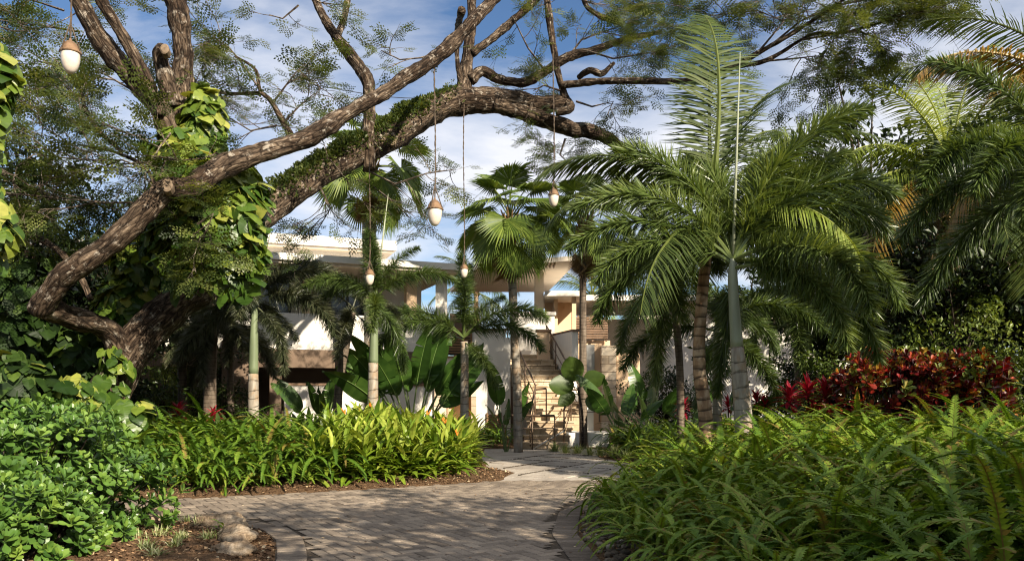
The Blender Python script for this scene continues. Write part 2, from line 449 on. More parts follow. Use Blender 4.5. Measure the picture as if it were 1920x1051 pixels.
M['flower'] = plain_mat('orange_bract', (0.75, 0.2, 0.03), 0.5, 0.3, 0.3, 20)
M['clusia'] = leaf_mat('clusia_leaf', [(0.0, (0.03, 0.075, 0.014)), (0.5, (0.085, 0.17, 0.028)), (1.0, (0.2, 0.3, 0.05))], 0.15, 0.38, 0.45)
M['banana'] = leaf_mat('paddle_leaf', [(0.0, (0.018, 0.045, 0.009)), (0.5, (0.045, 0.1, 0.017)), (1.0, (0.12, 0.2, 0.035))], 0.28, 0.35, 0.45)
M['stalk'] = plain_mat('leaf_stalk', (0.11, 0.15, 0.05), 0.5, 0.3, 0.35, 4, streak=True)
M['croton'] = leaf_mat('croton_leaf', [(0.0, (0.025, 0.006, 0.006)), (0.3, (0.1, 0.008, 0.01)), (0.55, (0.27, 0.017, 0.015)), (0.7, (0.34, 0.06, 0.02)), (0.8, (0.42, 0.25, 0.03)), (1.0, (0.15, 0.2, 0.035))], 0.2, 0.35, 0.45, (1.2, 0.6, 0.5))
M['cordyline'] = leaf_mat('cordyline_leaf', [(0.0, (0.09, 0.006, 0.015)), (0.5, (0.36, 0.014, 0.035)), (1.0, (0.55, 0.06, 0.08))], 0.25, 0.35, 0.45, (1.3, 0.5, 0.6))
M['spider'] = leaf_mat('variegated_grass', [(0.0, (0.08, 0.14, 0.03)), (0.5, (0.25, 0.3, 0.1)), (1.0, (0.62, 0.6, 0.38))], 0.25, 0.5)
M['white'] = plain_mat('white_stucco', (0.80, 0.755, 0.68), 0.85, 0.15, 0.09, 1.3, 0.25, streak=True)
M['beige'] = plain_mat('beige_stucco', (0.72, 0.52, 0.34), 0.85, 0.15, 0.07, 1.5, 0.2)
M['soffit'] = plain_mat('soffit_plaster', (0.74, 0.64, 0.52), 0.85, 0.15, 0.06, 2)
M['coping'] = plain_mat('brown_coping', (0.22, 0.14, 0.09), 0.7, 0.2, 0.2, 4, 0.2)
M['brownwall'] = plain_mat('brown_stucco', (0.17, 0.12, 0.085), 0.85, 0.15, 0.15, 2, 0.2)
M['wood'] = plain_mat('louvre_timber', (0.27, 0.16, 0.085), 0.6, 0.3, 0.25, 5)
M['bronze'] = plain_mat('bronze_rail', (0.13, 0.085, 0.055), 0.38, 0.5, 0.2, 8, metal=0.35)
M['steel'] = plain_mat('brushed_steel', (0.5, 0.48, 0.45), 0.35, 0.5, 0.1, 10, metal=0.8)
M['glass'] = plain_mat('dark_window_glass', (0.012, 0.013, 0.014), 0.08, 0.6, 0.2, 1)
M['black'] = plain_mat('black_plastic', (0.02, 0.02, 0.02), 0.4, 0.4, 0.2, 5)
M['stone'] = stone_mat('coral_stone_cladding', ((0.4, 0.3, 0.2), (0.6, 0.48, 0.35), (0.76, 0.65, 0.5)), 0.55, 0.28)
M['step'] = stone_mat('coral_stone_step', ((0.34, 0.25, 0.16), (0.56, 0.43, 0.29), (0.76, 0.63, 0.46)), 0.42, 0.6, 0.006, 0.6)
M['rope'] = plain_mat('jute_rope', (0.1, 0.075, 0.055), 0.9, 0.1, 0.4, 40)
M['lampcap'] = plain_mat('weathered_copper_cap', (0.19, 0.115, 0.065), 0.7, 0.3, 0.45, 12, 0.4, metal=0.15)
M['globe'] = plain_mat('milky_glass_globe', (0.66, 0.58, 0.49), 0.4, 0.4, 0.22, 6)
M['rock'] = None
# ------------------------------------------------------------------ ground, driveway, path
ISLAND = [(-14, 8.6), (-5.4, 9.2), (-3.95, 9.35), (-3.2, 9.15), (-2.75, 8.75), (-2.45, 8.2), (-2.26, 7.6), (-2.13, 7.15), (-2.02, 6.0), (-2.1, 3.0)]
LEFT_EDGE = [(-14, 11.0), (-8, 11.0), (-4.97, 11.25), (-2.93, 12.17), (-1.7, 12.8), (-0.72, 13.4)]
RIGHT_EDGE = [(1.7, 3.0), (1.02, 5.6), (0.81, 7.15), (0.71, 8.5), (0.87, 10.0), (1.45, 11.7), (1.95, 13.0), (2.3, 14.3)]
PAVED = ISLAND[::-1] + LEFT_EDGE[::1] + [(-0.2, 13.75), (2.25, 14.0)] + RIGHT_EDGE[::-1][1:]
PAVED = [(-2.1, 3.0)] + ISLAND[::-1][1:] + LEFT_EDGE + [(-0.25, 13.7), (2.2, 13.9)] + RIGHT_EDGE[::-1][1:]
PATH = [(-0.25, 13.7), (0.02, 15.2), (-0.55, 16.4), (-0.7, 18.5), (-0.8, 21.9), (2.5, 21.9), (2.35, 20.2), (2.05, 18.9), (2.6, 17.0), (2.55, 15.6), (2.3, 14.3), (2.2, 13.9)]

def noise2(X, Y, s, seed=0.0):
    return np.array([mnoise.noise(Vector((x * s + seed, y * s, 0.3))) for x, y in zip(np.ravel(X), np.ravel(Y))]).reshape(np.shape(X))

def gheight(X, Y):
    X = np.asarray(X, float); Y = np.asarray(Y, float)
    ins = inside(PAVED, X, Y) | inside(PATH, X, Y)
    d = np.minimum(dist_to(PAVED, X, Y), dist_to(PATH, X, Y))
    h = 0.012 + 0.05 * sstep(0, 0.5, d)
    h = h + 0.34 * sstep(0.2, 3.2, d) * sstep(0.5, 1.5, X) * (1 - sstep(17, 21, Y))
    h = h + 0.16 * sstep(0.3, 2.5, d) * (1 - sstep(-1.5, -0.5, X)) * sstep(10, 11.5, Y) * (1 - sstep(17, 21, Y))
    return np.where(ins, -0.045 * sstep(0, 0.12, d), h)

xs = np.concatenate([np.array([-900, -300, -120, -60, -35, -22]), np.arange(-15, 15.01, 0.2), np.array([22, 35, 60, 120, 300, 900])])
ys = np.concatenate([np.array([-900, -200, -60, -20, -6, 0]), np.arange(3, 24.01, 0.2), np.array([28, 35, 50, 80, 160, 400, 1200])])
GX, GY = np.meshgrid(xs, ys)
GZ = gheight(GX, GY)
nz = noise2(GX, GY, 1.3) * 0.03 + noise2(GX, GY, 5.0) * 0.012
GZ = GZ + np.where(GZ > 0.03, nz, 0)
g = Geo()
nx, ny = len(xs), len(ys)
I, J = np.meshgrid(np.arange(nx - 1), np.arange(ny - 1))
q = (J * nx + I).ravel()
g.add(np.stack([GX, GY, GZ], -1).reshape(-1, 3), np.stack([q, q + 1, q + nx + 1, q + nx], 1).ravel(), [4] * len(q))
k = N('mulch_and_soil')
co = k.objco()
n1 = k.noise(co, 3.0, 8, 0.7); n2 = k.noise(co, 38.0, 5, 0.7)
vo = k.n('ShaderNodeTexVoronoi', Vector=k.scaled(co, 1.0, 1.6, 1), Scale=42.0)
c = k.ramp(k.math('ADD', k.math('MULTIPLY', n2, 0.6), k.math('MULTIPLY', vo.outputs['Color'], 0.4)), [(0.25, (0.035, 0.02, 0.011)), (0.5, (0.13, 0.075, 0.04)), (0.75, (0.28, 0.18, 0.1))])
c = k.mix(k.ramp(n1, [(0.4, (0, 0, 0)), (0.65, (0.6, 0.6, 0.6))]), c, (0.15, 0.09, 0.05))
M['soil'] = k.done(k.principled(c, 0.95, 0.1, k.bump(k.math('ADD', n2, vo.outputs['Distance']), 0.9, 0.03)))
structure('ground', g, M['soil'], True)

# herringbone pavers laid as real stones in a bed of sand
k = N('sand_joint')
M['sand'] = k.done(k.principled(k.ramp(k.noise(k.objco(), 60.0, 4), [(0.3, (0.035, 0.027, 0.02)), (0.7, (0.1, 0.08, 0.06))]), 0.95, 0.1))
k = N('paver_stone')
co = k.objco()
f = k.attr('tint').outputs['Fac']
n1 = k.noise(co, 55.0, 6, 0.7); n2 = k.noise(co, 0.9, 4, 0.6)
c = k.ramp(f, [(0.0, (0.135, 0.11, 0.088)), (0.5, (0.24, 0.2, 0.16)), (1.0, (0.38, 0.315, 0.245))])
c = k.mix(1.0, c, k.ramp(n1, [(0.3, (0.72, 0.7, 0.68)), (0.7, (1.15, 1.15, 1.15))]), 'MULTIPLY')
c = k.mix(1.0, c, k.ramp(n2, [(0.35, (0.78, 0.76, 0.74)), (0.65, (1.08, 1.06, 1.03))]), 'MULTIPLY')
M['paver'] = k.done(k.principled(c, 0.82, 0.2, k.bump(n1, 0.35, 0.008)))
g = Geo(); g.sheet(PAVED, 0.0)
structure('driveway_bed', g, M['sand'])

def paver_template(l, w, ch=0.007, dz=0.006):
    x, y = l / 2, w / 2
    V = [(-x, -y, -dz), (x, -y, -dz), (x, y, -dz), (-x, y, -dz), (-x + ch, -y + ch, 0), (x - ch, -y + ch, 0), (x - ch, y - ch, 0), (-x + ch, y - ch, 0)]
    lo = [4, 5, 6, 7, 0, 1, 5, 4, 1, 2, 6, 5, 2, 3, 7, 6, 3, 0, 4, 7]
    return np.array(V), np.array(lo), np.array([4] * 5)

def lay(geo, tpl, ctr, ang, z, tint):
    n = len(ctr); c_, s_ = np.cos(ang), np.sin(ang)
    tl = rng.normal(0, 0.006, (n, 2))
    Mx = np.zeros((n, 3, 3)); Mx[:, 0, 0] = c_; Mx[:, 0, 1] = -s_; Mx[:, 1, 0] = s_; Mx[:, 1, 1] = c_; Mx[:, 2, 2] = 1
    Mx[:, 2, 0] = tl[:, 0]; Mx[:, 2, 1] = tl[:, 1]
    geo.scatter(tpl, Mx, np.column_stack([ctr, np.full(n, z) + rng.normal(0, 0.0008, n)]), tint)

w = 0.115
aa, bb = np.meshgrid(np.arange(-160, 160), np.arange(-160, 160))
res = (aa - bb) % 4
ctr, ang = [], []
hs = res == 0; ctr.append(np.stack([(aa[hs] + 1.0) * w, (bb[hs] + 0.5) * w], 1)); ang.append(np.zeros(hs.sum()))
vs = res == 3; ctr.append(np.stack([(aa[vs] + 0.5) * w, (bb[vs] + 1.0) * w], 1)); ang.append(np.full(vs.sum(), math.pi / 2))
ctr = np.concatenate(ctr); ang = np.concatenate(ang)
A = rad(32); ctr = np.stack([ctr[:, 0] * math.cos(A) - ctr[:, 1] * math.sin(A) - 2.0, ctr[:, 0] * math.sin(A) + ctr[:, 1] * math.cos(A) + 9.0], 1); ang = ang + A
BORDER = 0.30
dI = dist_to(ISLAND, ctr[:, 0], ctr[:, 1], False); dR = dist_to(RIGHT_EDGE, ctr[:, 0], ctr[:, 1], False); dP = dist_to(PAVED, ctr[:, 0], ctr[:, 1])
ok = inside(PAVED, ctr[:, 0], ctr[:, 1]) & (dI > BORDER + 0.05) & (dR > BORDER + 0.05) & (dP > 0.05)
ctr, ang = ctr[ok], ang[ok]
g = Geo()
lay(g, paver_template(2 * w - 0.008, w - 0.008), ctr, ang, 0.0135, np.clip(rng.normal(0.5, 0.2, len(ctr)), 0, 1))
def soldier(edge, side, tone):
    pts = np.array(edge); seg = np.linalg.norm(np.diff(pts, axis=0), axis=1); s = np.concatenate([[0], np.cumsum(seg)])
    t = np.arange(0.06, s[-1], 0.122)
    X = np.interp(t, s, pts[:, 0]); Y = np.interp(t, s, pts[:, 1])
    dx = np.interp(t + 0.15, s, pts[:, 0]) - np.interp(t - 0.15, s, pts[:, 0]); dy = np.interp(t + 0.15, s, pts[:, 1]) - np.interp(t - 0.15, s, pts[:, 1])
    a = np.arctan2(dy, dx); nxn = -np.sin(a) * side; nyn = np.cos(a) * side
    cc = np.stack([X + nxn * BORDER / 2, Y + nyn * BORDER / 2], 1)
    lay(g, paver_template(BORDER - 0.03, 0.108, 0.01), cc, a + math.pi / 2, 0.0145, np.clip(rng.normal(tone, 0.18, len(cc)), 0, 1))
soldier(ISLAND, 1, 0.35); soldier(RIGHT_EDGE, 1, 0.0)  # right kerb stones toned darker in place of shade
structure('driveway', g, M['paver'])

# flagstone path with pebble joints
k = N('flagstone')
co = k.objco(); f = k.attr('tint').outputs['Fac']
n1 = k.noise(co, 30.0, 7, 0.7); n2 = k.noise(co, 2.2, 5, 0.65)
c = k.ramp(f, [(0.0, (0.34, 0.3, 0.26)), (1.0, (0.5, 0.45, 0.39))])
c = k.mix(1.0, c, k.ramp(n1, [(0.3, (0.8, 0.79, 0.77)), (0.7, (1.1, 1.1, 1.1))]), 'MULTIPLY')
c = k.mix(1.0, c, k.ramp(n2, [(0.35, (0.74, 0.72, 0.7)), (0.6, (1.06, 1.05, 1.03))]), 'MULTIPLY')
M['flag'] = k.done(k.principled(c, 0.85, 0.2, k.bump(n1, 0.3, 0.01)))
g = Geo(); g.sheet(PATH, -0.004)
structure('path', g, M['flag'])
g = Geo(); pb = []
A = rad(58); sz = 0.98
for i in range(-14, 15):
    for j in range(-14, 15):
        cx, cyy = i * sz, j * sz
        X = 1.0 + cx * math.cos(A) - cyy * math.sin(A); Y = 17 + cx * math.sin(A) + cyy * math.cos(A)
        if Y > 19.3: continue
        h = sz / 2 - 0.035
        cs = np.array([(X + u * h * math.cos(A) - v * h * math.sin(A), Y + u * h * math.sin(A) + v * h * math.cos(A)) for u, v in ((-1, -1), (1, -1), (1, 1), (-1, 1))])
        if inside(PATH, cs[:, 0], cs[:, 1]).sum() < 4:
            continue
        lay(g, paver_template(2 * h, 2 * h, 0.012, 0.014), np.array([[X, Y]]), np.array([A]), 0.012, np.array([random.random()]))
        for u in np.arange(-1, 1, 0.085):
            for ex in (((u, 1.07)), ((1.07, u))):
                px_, py_ = ex[0] * h, ex[1] * h
                pb.append((X + px_ * math.cos(A) - py_ * math.sin(A) + random.gauss(0, 0.006), Y + px_ * math.sin(A) + py_ * math.cos(A) + random.gauss(0, 0.006)))
structure('path_flagstones', g, M['flag'])

def pebble_tpl(seed):
    r = np.random.default_rng(seed)
    V = [(0, 0, 1), (0, 0, -1)]
    for lat in (0.55, -0.35):
        for q_ in range(6):
            a = q_ / 6 * 2 * math.pi + (0.5 if lat < 0 else 0)
            V.append((math.cos(a) * math.sqrt(1 - lat * lat), math.sin(a) * math.sqrt(1 - lat * lat), lat))
    V = np.array(V) * (1 + r.normal(0, 0.13, (len(V), 1))) * np.array([1.25, 0.95, 0.7])
    L, T = [], []
    for q_ in range(6):
        n_ = (q_ + 1) % 6
        L += [0, 2 + q_, 2 + n_, 1, 8 + n_, 8 + q_, 2 + q_, 8 + q_, 2 + n_, 2 + n_, 8 + q_, 8 + n_]; T += [3] * 4
    return V, np.array(L), np.array(T)

def zrot(n):
    a = rng.uniform(0, 2 * np.pi, n); Mx = np.zeros((n, 3, 3))
    Mx[:, 0, 0] = np.cos(a); Mx[:, 0, 1] = -np.sin(a); Mx[:, 1, 0] = np.sin(a); Mx[:, 1, 1] = np.cos(a); Mx[:, 2, 2] = 1
    return Mx

k = N('pebble')
f = k.attr('tint').outputs['Fac']
M['pebble'] = k.done(k.principled(k.ramp(f, [(0.0, (0.04, 0.03, 0.022)), (0.5, (0.13, 0.1, 0.07)), (0.85, (0.26, 0.21, 0.15)), (1.0, (0.5, 0.45, 0.36))]), 0.8, 0.25))
pb = np.array([p for p in pb])
okp = inside(PATH, pb[:, 0], pb[:, 1]); pb = pb[okp]
g = Geo()
for sd in range(3):
    q = pb[sd::3]
    g.scatter(pebble_tpl(sd), zrot(len(q)) * rng.uniform(0.014, 0.024, (len(q), 1, 1)), np.column_stack([q, np.full(len(q), 0.008)]), rng.uniform(0, 0.25, len(q)))
tag(obj('joint_pebbles', g, M['pebble']), 'dark pebbles set in the joints between the pale flagstones of the path', 'pebbles', kind='stuff')

# pebbles along the right kerb, bark mulch chips and fallen leaves
def along(edge, n, off0, off1, s0=0.0, s1=1.0):
    pts = np.array(edge); seg = np.linalg.norm(np.diff(pts, axis=0), axis=1); s = np.concatenate([[0], np.cumsum(seg)])
    t = rng.uniform(s0, s1, n) * s[-1]
    X = np.interp(t, s, pts[:, 0]); Y = np.interp(t, s, pts[:, 1])
    dx = np.interp(t + 0.1, s, pts[:, 0]) - np.interp(t - 0.1, s, pts[:, 0]); dy = np.interp(t + 0.1, s, pts[:, 1]) - np.interp(t - 0.1, s, pts[:, 1])
    l = np.hypot(dx, dy); o = rng.uniform(off0, off1, n)
    return np.stack([X + dy / l * o, Y - dx / l * o], 1)
g = Geo()
for sd in range(4):
    q = along(RIGHT_EDGE, 210, 0.03, 0.55, 0.25, 1.0)
    g.scatter(pebble_tpl(sd + 10), zrot(len(q)) * rng.uniform(0.014, 0.05, (len(q), 1, 1)), np.column_stack([q, gheight(q[:, 0], q[:, 1]) + 0.012]), np.clip(rng.normal(0.45, 0.25, len(q)), 0, 1))
tag(obj('kerb_pebbles', g, M['pebble']), 'rounded pale and brown pebbles strewn along the right kerb below the ferns', 'pebbles', kind='stuff')

k = N('mulch_chip')
f = k.attr('tint').outputs['Fac']
M['chip'] = k.done(k.principled(k.ramp(f, [(0.0, (0.05, 0.028, 0.015)), (0.5, (0.19, 0.11, 0.06)), (0.85, (0.36, 0.23, 0.125)), (1.0, (0.55, 0.44, 0.28))]), 0.9, 0.1))
q = [np.stack([rng.uniform(-5.5, -2.0, 9000), rng.uniform(5.0, 9.4, 9000)], 1)]
q.append(along(LEFT_EDGE, 5200, -0.95, -0.02)); q.append(np.stack([rng.uniform(-1.6, 0.1, 2500), rng.uniform(13.2, 16.5, 2500)], 1))
q.append(along(RIGHT_EDGE, 4200, 0.03, 0.9))
q.append(np.stack([rng.uniform(1.6, 2.9, 700), rng.uniform(18.5, 22, 700)], 1))
q = np.concatenate(q)
ok = ~(inside(PAVED, q[:, 0], q[:, 1]) | inside(PATH, q[:, 0], q[:, 1])); q = q[ok]
g = Geo(); n = len(q)
d = unit(np.column_stack([rng.normal(0, 1, (n, 2)), rng.normal(0, 0.3, n)])); nr = unit(np.column_stack([rng.normal(0, 0.45, (n, 2)), np.ones(n)]))
chip = (np.array([(-0.4, 0, 0), (0.4, 0.1, 0), (0.35, 1, 0.06), (-0.3, 0.85, 0)], float), np.array([0, 1, 2, 3]), np.array([4]))
g.scatter(chip, frames(d, nr) * rng.uniform(0.012, 0.04, (n, 1, 1)), np.column_stack([q, gheight(q[:, 0], q[:, 1]) + 0.012]), np.clip(rng.normal(0.45, 0.25, n), 0, 1))
tag(obj('mulch_chips', g, M['chip']), 'brown bark mulch chips lying along the bed edges and on the foreground island', 'mulch', kind='stuff')

# a few fallen leaves on the paving
q = np.stack([rng.uniform(-4.5, 2.3, 700), rng.uniform(7, 21, 700)], 1)
ok = inside(PAVED, q[:, 0], q[:, 1]) | inside(PATH, q[:, 0], q[:, 1]); q = q[ok]; n = len(q)
g = Geo()
d = unit(np.column_stack([rng.normal(0, 1, (n, 2)), rng.normal(0, 0.08, n)])); nr = unit(np.column_stack([rng.normal(0, 0.15, (n, 2)), np.ones(n)]))
g.scatter(chip, frames(d, nr) * rng.uniform(0.012, 0.035, (n, 1, 1)), np.column_stack([q, np.full(n, 0.022)]), np.clip(rng.normal(0.5, 0.3, n), 0, 1))
tag(obj('fallen_leaves', g, M['chip']), 'small dry brown leaves scattered over the grey paving', 'leaves', kind='stuff')

# rocks on the island
k = N('limestone')
co = k.objco(); n1 = k.noise(co, 5.0, 8, 0.7); n2 = k.noise(co, 24.0, 6, 0.7)
c = k.ramp(n1, [(0.33, (0.11, 0.075, 0.05)), (0.5, (0.34, 0.25, 0.165)), (0.68, (0.55, 0.45, 0.33))])
c = k.mix(1.0, c, k.ramp(n2, [(0.35, (0.55, 0.53, 0.5)), (0.6, (1.1, 1.1, 1.1))]), 'MULTIPLY')
M['rock'] = k.done(k.principled(c, 0.9, 0.15, k.bump(k.math('ADD', n1, k.math('MULTIPLY', n2, 0.5)), 0.9, 0.05)))
def rock(label, x, y, sx, sy, sz_, seed, rz, parent_group):
    g = Geo(); nu, nv = 30, 18
    V = []
    for j in range(nv + 1):
        ph = math.pi * j / nv
        for i in range(nu):
            th = 2 * math.pi * i / nu
            p = Vector((math.sin(ph) * math.cos(th), math.sin(ph) * math.sin(th), math.cos(ph)))
            f_ = 1 + 0.38 * mnoise.noise(p * 1.3 + Vector((seed, 0, 0))) + 0.2 * mnoise.noise(p * 3.1 + Vector((0, seed, 0))) + 0.1 * mnoise.noise(p * 8 + Vector((0, 0, seed)))
            p = p * f_
            X, Y = p.x * sx, p.y * sy
            V.append((X * math.cos(rz) - Y * math.sin(rz), X * math.sin(rz) + Y * math.cos(rz), p.z * sz_))
    L = []
    for j in range(nv):
        for i in range(nu):
            a, b = j * nu + i, j * nu + (i + 1) % nu
            L += [a, a + nu, b + nu, b]
    g.add(np.array(V), L, [4] * (nu * nv))
    o = obj('rock', g, M['rock'], smooth=True, world=False)
    o.location = (x, y, float(gheight(x, y)) + sz_ * 0.22)
    tag(o, label, 'rock', parent_group)
rock('large tan limestone boulder beside the curved border, overhanging mulch', -3.2, 8.75, 0.38, 0.2, 0.12, 3.1, -0.5, 'rocks on the island')
rock('long low grey limestone rock at the inner curve of the paving', -2.78, 8.05, 0.42, 0.18, 0.1, 7.7, -1.1, 'rocks on the island')
rock('small flat tan rock at the very bottom edge of the island', -2.55, 7.3, 0.2, 0.15, 0.08, 12.2, 0.2, 'rocks on the island')
rock('small pale rock half hidden by the clusia hedge', -4.1, 9.1, 0.18, 0.15, 0.16, 15.2, 0.2, 'rocks on the island')
rock('dark rounded rock under the ferns at the right kerb', 1.32, 10.3, 0.26, 0.2, 0.2, 21.0, 0.7, 'rocks at the right kerb')
# ------------------------------------------------------------------ villa
def rbox(g, o, a, u0, u1, v0, v1, z0, z1):
    """box in a frame whose origin is o, u along the facade at angle a, v into the building"""
    g.box(u0, u1, v0, v1, z0, z1, rot=(a, o[0], o[1]))

villa = thing('villa', 'white two-storey villa with flat overhanging roofs behind the palms', 'house', (0, 26, 0))
def part(name, fn, mat, parent=None):
    g = Geo(); fn(g)
    return obj(name, g, M[mat], parent or villa)

# left wing: facade recedes to the right
WO, WA = (-1.96, 25.5), rad(22)               # right end of its front, u runs to the left as negative
W_ = lambda g, *a: rbox(g, WO, WA, *a)
def f(g):
    W_(g, -5.15, -0.32, 0.0, 0.2, 0, 1.75)
part('garden_wall', f, 'white')
def f(g):
    W_(g, -5.2, -0.32, -0.03, 0.23, 1.75, 1.82)
part('garden_wall_coping', f, 'coping')
def f(g):
    W_(g, -6.9, -5.9, -0.35, 0.6, 0, 3.0)
part('pier', f, 'brownwall')
def f(g):
    W_(g, -5.55, -5.2, 0.25, 0.6, 0, 2.25)
part('pier', f, 'brownwall')
def f(g):
    W_(g, -9.5, -0.32, -0.12, 0.3, 2.28, 2.82)
part('beam', f, 'brownwall')
def f(g):
    W_(g, -9.5, -0.32, 0.0, 0.25, 2.823, 3.9)
part('balcony_parapet', f, 'white')
def f(g):
    W_(g, -9.5, -0.32, 2.0, 2.2, 0, 2.8)
part('terrace_wall', f, 'brownwall')
def f(g):
    W_(g, -12.0, -0.5, 1.7, 1.9, 2.82, 5.5)
    W_(g, -12.0, -0.5, 6.5, 6.7, 0, 5.5)
part('upper_wall', f, 'white')
w1 = None
for i, u in enumerate((-8.6, -5.8, -3.0)):
    def f(g): W_(g, u - 0.95, u + 0.95, 1.66, 1.696, 3.0, 5.0)
    wd = part('window', f, 'glass')
    def f(g):
        for uu in (-1.0, -0.02, 0.96): W_(g, u + uu, u + uu + 0.06, 1.6, 1.657, 2.95, 5.06)
        W_(g, u - 0.94, u + 0.96, 1.6, 1.655, 5.0, 5.06)
    part('window_frame', f, 'black', wd)
for u in (-7.2, -4.4, -1.2):
    def f(g): W_(g, u - 0.17, u + 0.17, 0.3, 0.62, 2.82, 5.36)
    part('column', f, 'beige')
def f(g):
    W_(g, -12.5, 0.25, -0.7, 7.2, 5.36, 5.56)
r1 = part('roof', f, 'white')
def f(g):
    W_(g, -12.4, 0.15, -0.6, 7.1, 5.28, 5.357)
part('soffit', f, 'soffit')
def f(g):
    rbox(g, (-4.2, 29.0), rad(20), -9.0, 0.0, 0, 6.0, 6.72, 7.06)
    rbox(g, (-4.2, 29.0), rad(20), -8.5, -0.6, 0.6, 5.5, 5.56, 6.64)
part('upper_roof', f, 'white')
def f(g):
    rbox(g, (-4.2, 29.0), rad(20), -8.9, -0.1, 0.1, 5.9, 6.64, 6.717)
part('soffit', f, 'soffit')

# middle block with the door, louvre window and stair wall
def f(g):
    g.box(-2.42, -2.13, 25.2, 25.9, 2.12, 5.25)
part('pilaster', f, 'white')
def f(g):
    g.box(-2.46, -2.09, 25.17, 25.93, 0, 2.117)
part('stone_pier', f, 'stone')
def f(g):
    g.box(-2.13, -1.22, 25.5, 25.75, 2.12, 2.72)
    g.box(-1.22, -0.2, 25.5, 25.75, 0, 3.52)
    g.box(-2.13, -2.09, 25.5, 25.7, 2.72, 5.2)
    g.box(-1.27, -1.22, 25.53, 25.75, 2.72, 3.52)
part('front_wall', f, 'white')
def f(g):
    g.box(-1.25, -0.17, 25.46, 25.79, 3.52, 3.59)
part('coping', f, 'coping')
def f(g):
    g.box(-2.09, -1.22, 26.35, 26.45, 0, 2.12)          # back of the recess
    g.box(-2.12, -2.088, 25.76, 26.35, 0, 2.12)
    g.box(-1.219, -1.2, 25.76, 26.35, 0, 2.12)
part('door_recess', f, 'beige')
def f(g):
    g.box(-1.95, -1.42, 26.3, 26.347, 0.0, 2.05)
dr = part('door', f, 'beige')
def f(g):
    g.box(-1.5, -1.46, 26.24, 26.299, 0.95, 1.1)
part('handle', f, 'steel', dr)
def f(g):
    g.box(-2.06, -1.83, 26.2, 26.26, 1.12, 1.42); g.box(-2.0, -1.91, 26.2, 26.25, 0.92, 1.0)
part('intercom', f, 'black')
def f(g):
    g.box(-1.3, -1.14, 25.44, 25.497, 0, 1.7)
part('stone_trim', f, 'stone')
def f(g):
    g.box(-2.09, -1.27, 25.66, 25.7, 2.75, 3.52)
lw = part('louvre_window', f, 'black')
def f(g):
    for i in range(9):
        z = 2.8 + i * 0.085
        g.box(-2.05, -1.33, 25.55, 25.63, z, z + 0.055)
part('louvre', f, 'wood', lw)
def f(g):
    g.box(-2.1, -2.05, 25.5, 25.62, 2.72, 3.6); g.box(-1.33, -1.28, 25.5, 25.62, 2.72, 3.6)
    g.box(-2.1, -1.28, 25.48, 25.63, 3.53, 3.6); g.box(-2.12, -1.26, 25.45, 25.62, 2.66, 2.717)
part('window_frame', f, 'wood', lw)
def f(g):
    g.box(-2.09, -1.27, 26.8, 26.9, 2.8, 4.2)
part('inner_wall', f, 'brownwall')
def f(g):
    g.box(-2.09, 0.3, 28.6, 28.7, 0.0, 3.4)
part('inner_wall', f, 'brownwall')
def f(g):
    for i in range(11):
        g.box(-0.78, -0.36, 25.44, 25.497, 0.05 + i * 0.075, 0.05 + i * 0.075 + 0.048)
    g.box(-0.81, -0.78, 25.43, 25.497, 0.02, 0.9); g.box(-0.36, -0.33, 25.43, 25.497, 0.02, 0.9)
part('wall_vent', f, 'wood')
def f(g):
    g.box(-0.2, -0.05, 25.503, 27.5, 0, 3.3)
part('stair_side_wall', f, 'white')
def f(g):
    g.box(0.05, 1.47, 27.5, 27.8, 0, 4.22); 
part('terrace_parapet', f, 'white')
def f(g):
    g.box(0.0, 1.52, 27.44, 27.86, 4.22, 4.33)
part('parapet_coping', f, 'white')
def f(g):
    g.box(0.79, 1.11, 27.9, 28.3, 2.8, 5.78)
part('column', f, 'soffit')
poly = [(-1.16, 27.0), (2.15, 25.5), (1.5, 33.5), (-2.6, 33.5)]
def f(g): g.prism(poly, 5.78, 5.93)
cr = part('canopy_roof', f, 'soffit')
def f(g):
    for i in range(14):
        a = np.array([-0.2, 26.75]) + (np.array([1.4, 26.03]) - np.array([-0.2, 26.75])) * i / 13
        g.box(a[0] - 0.02, a[0] + 0.02, a[1] - 0.02, a[1] + 0.75, 5.72, 5.777)
part('soffit_trellis', f, 'wood', cr)
def f(g):
    g.box(1.13, 2.5, 27.0, 31.0, 4.82, 4.99)
part('porch_roof', f, 'white')
def f(g):
    g.box(1.2, 2.25, 29.0, 29.2, 0, 4.82); g.box(1.48, 1.6, 27.9, 29.0, 2.8, 4.82)
part('porch_wall', f, 'beige')
def f(g):
    g.box(2.06, 2.2, 27.3, 27.6, 2.6, 4.82)
part('porch_pier', f, 'beige')
def f(g):
    g.box(2.2, 5.6, 31, 31.2, 0, 4.4); g.box(5.6, 9.5, 29.5, 29.7, 0, 4.8)
part('rear_wall', f, 'white')
def f(g):
    g.box(2.0, 9.8, 28.6, 34, 4.85, 5.05)
part('rear_roof', f, 'white')
def f(g):
    g.box(2.3, 3.4, 27.6, 27.72, 0, 3.35)
    g.box(3.6, 4.4, 27.4, 27.7, 0, 2.9)
part('court_wall', f, 'beige')
def f(g):
    g.box(3.05, 3.55, 27.1, 27.55, 0, 3.15)
part('stone_pillar', f, 'stone')
def f(g):
    for i in range(9):
        g.box(2.2, 3.3, 27.4, 27.44, 3.4 + i * 0.085, 3.46 + i * 0.085)
    for x in (2.25, 2.75, 3.22): g.box(x, x + 0.06, 27.445, 27.5, 3.3, 4.2)
part('slat_screen', f, 'coping')
def f(g):
    g.box(2.5, 2.85, 27.5, 27.597, 2.2, 3.2)
part('shutter', f, 'steel')
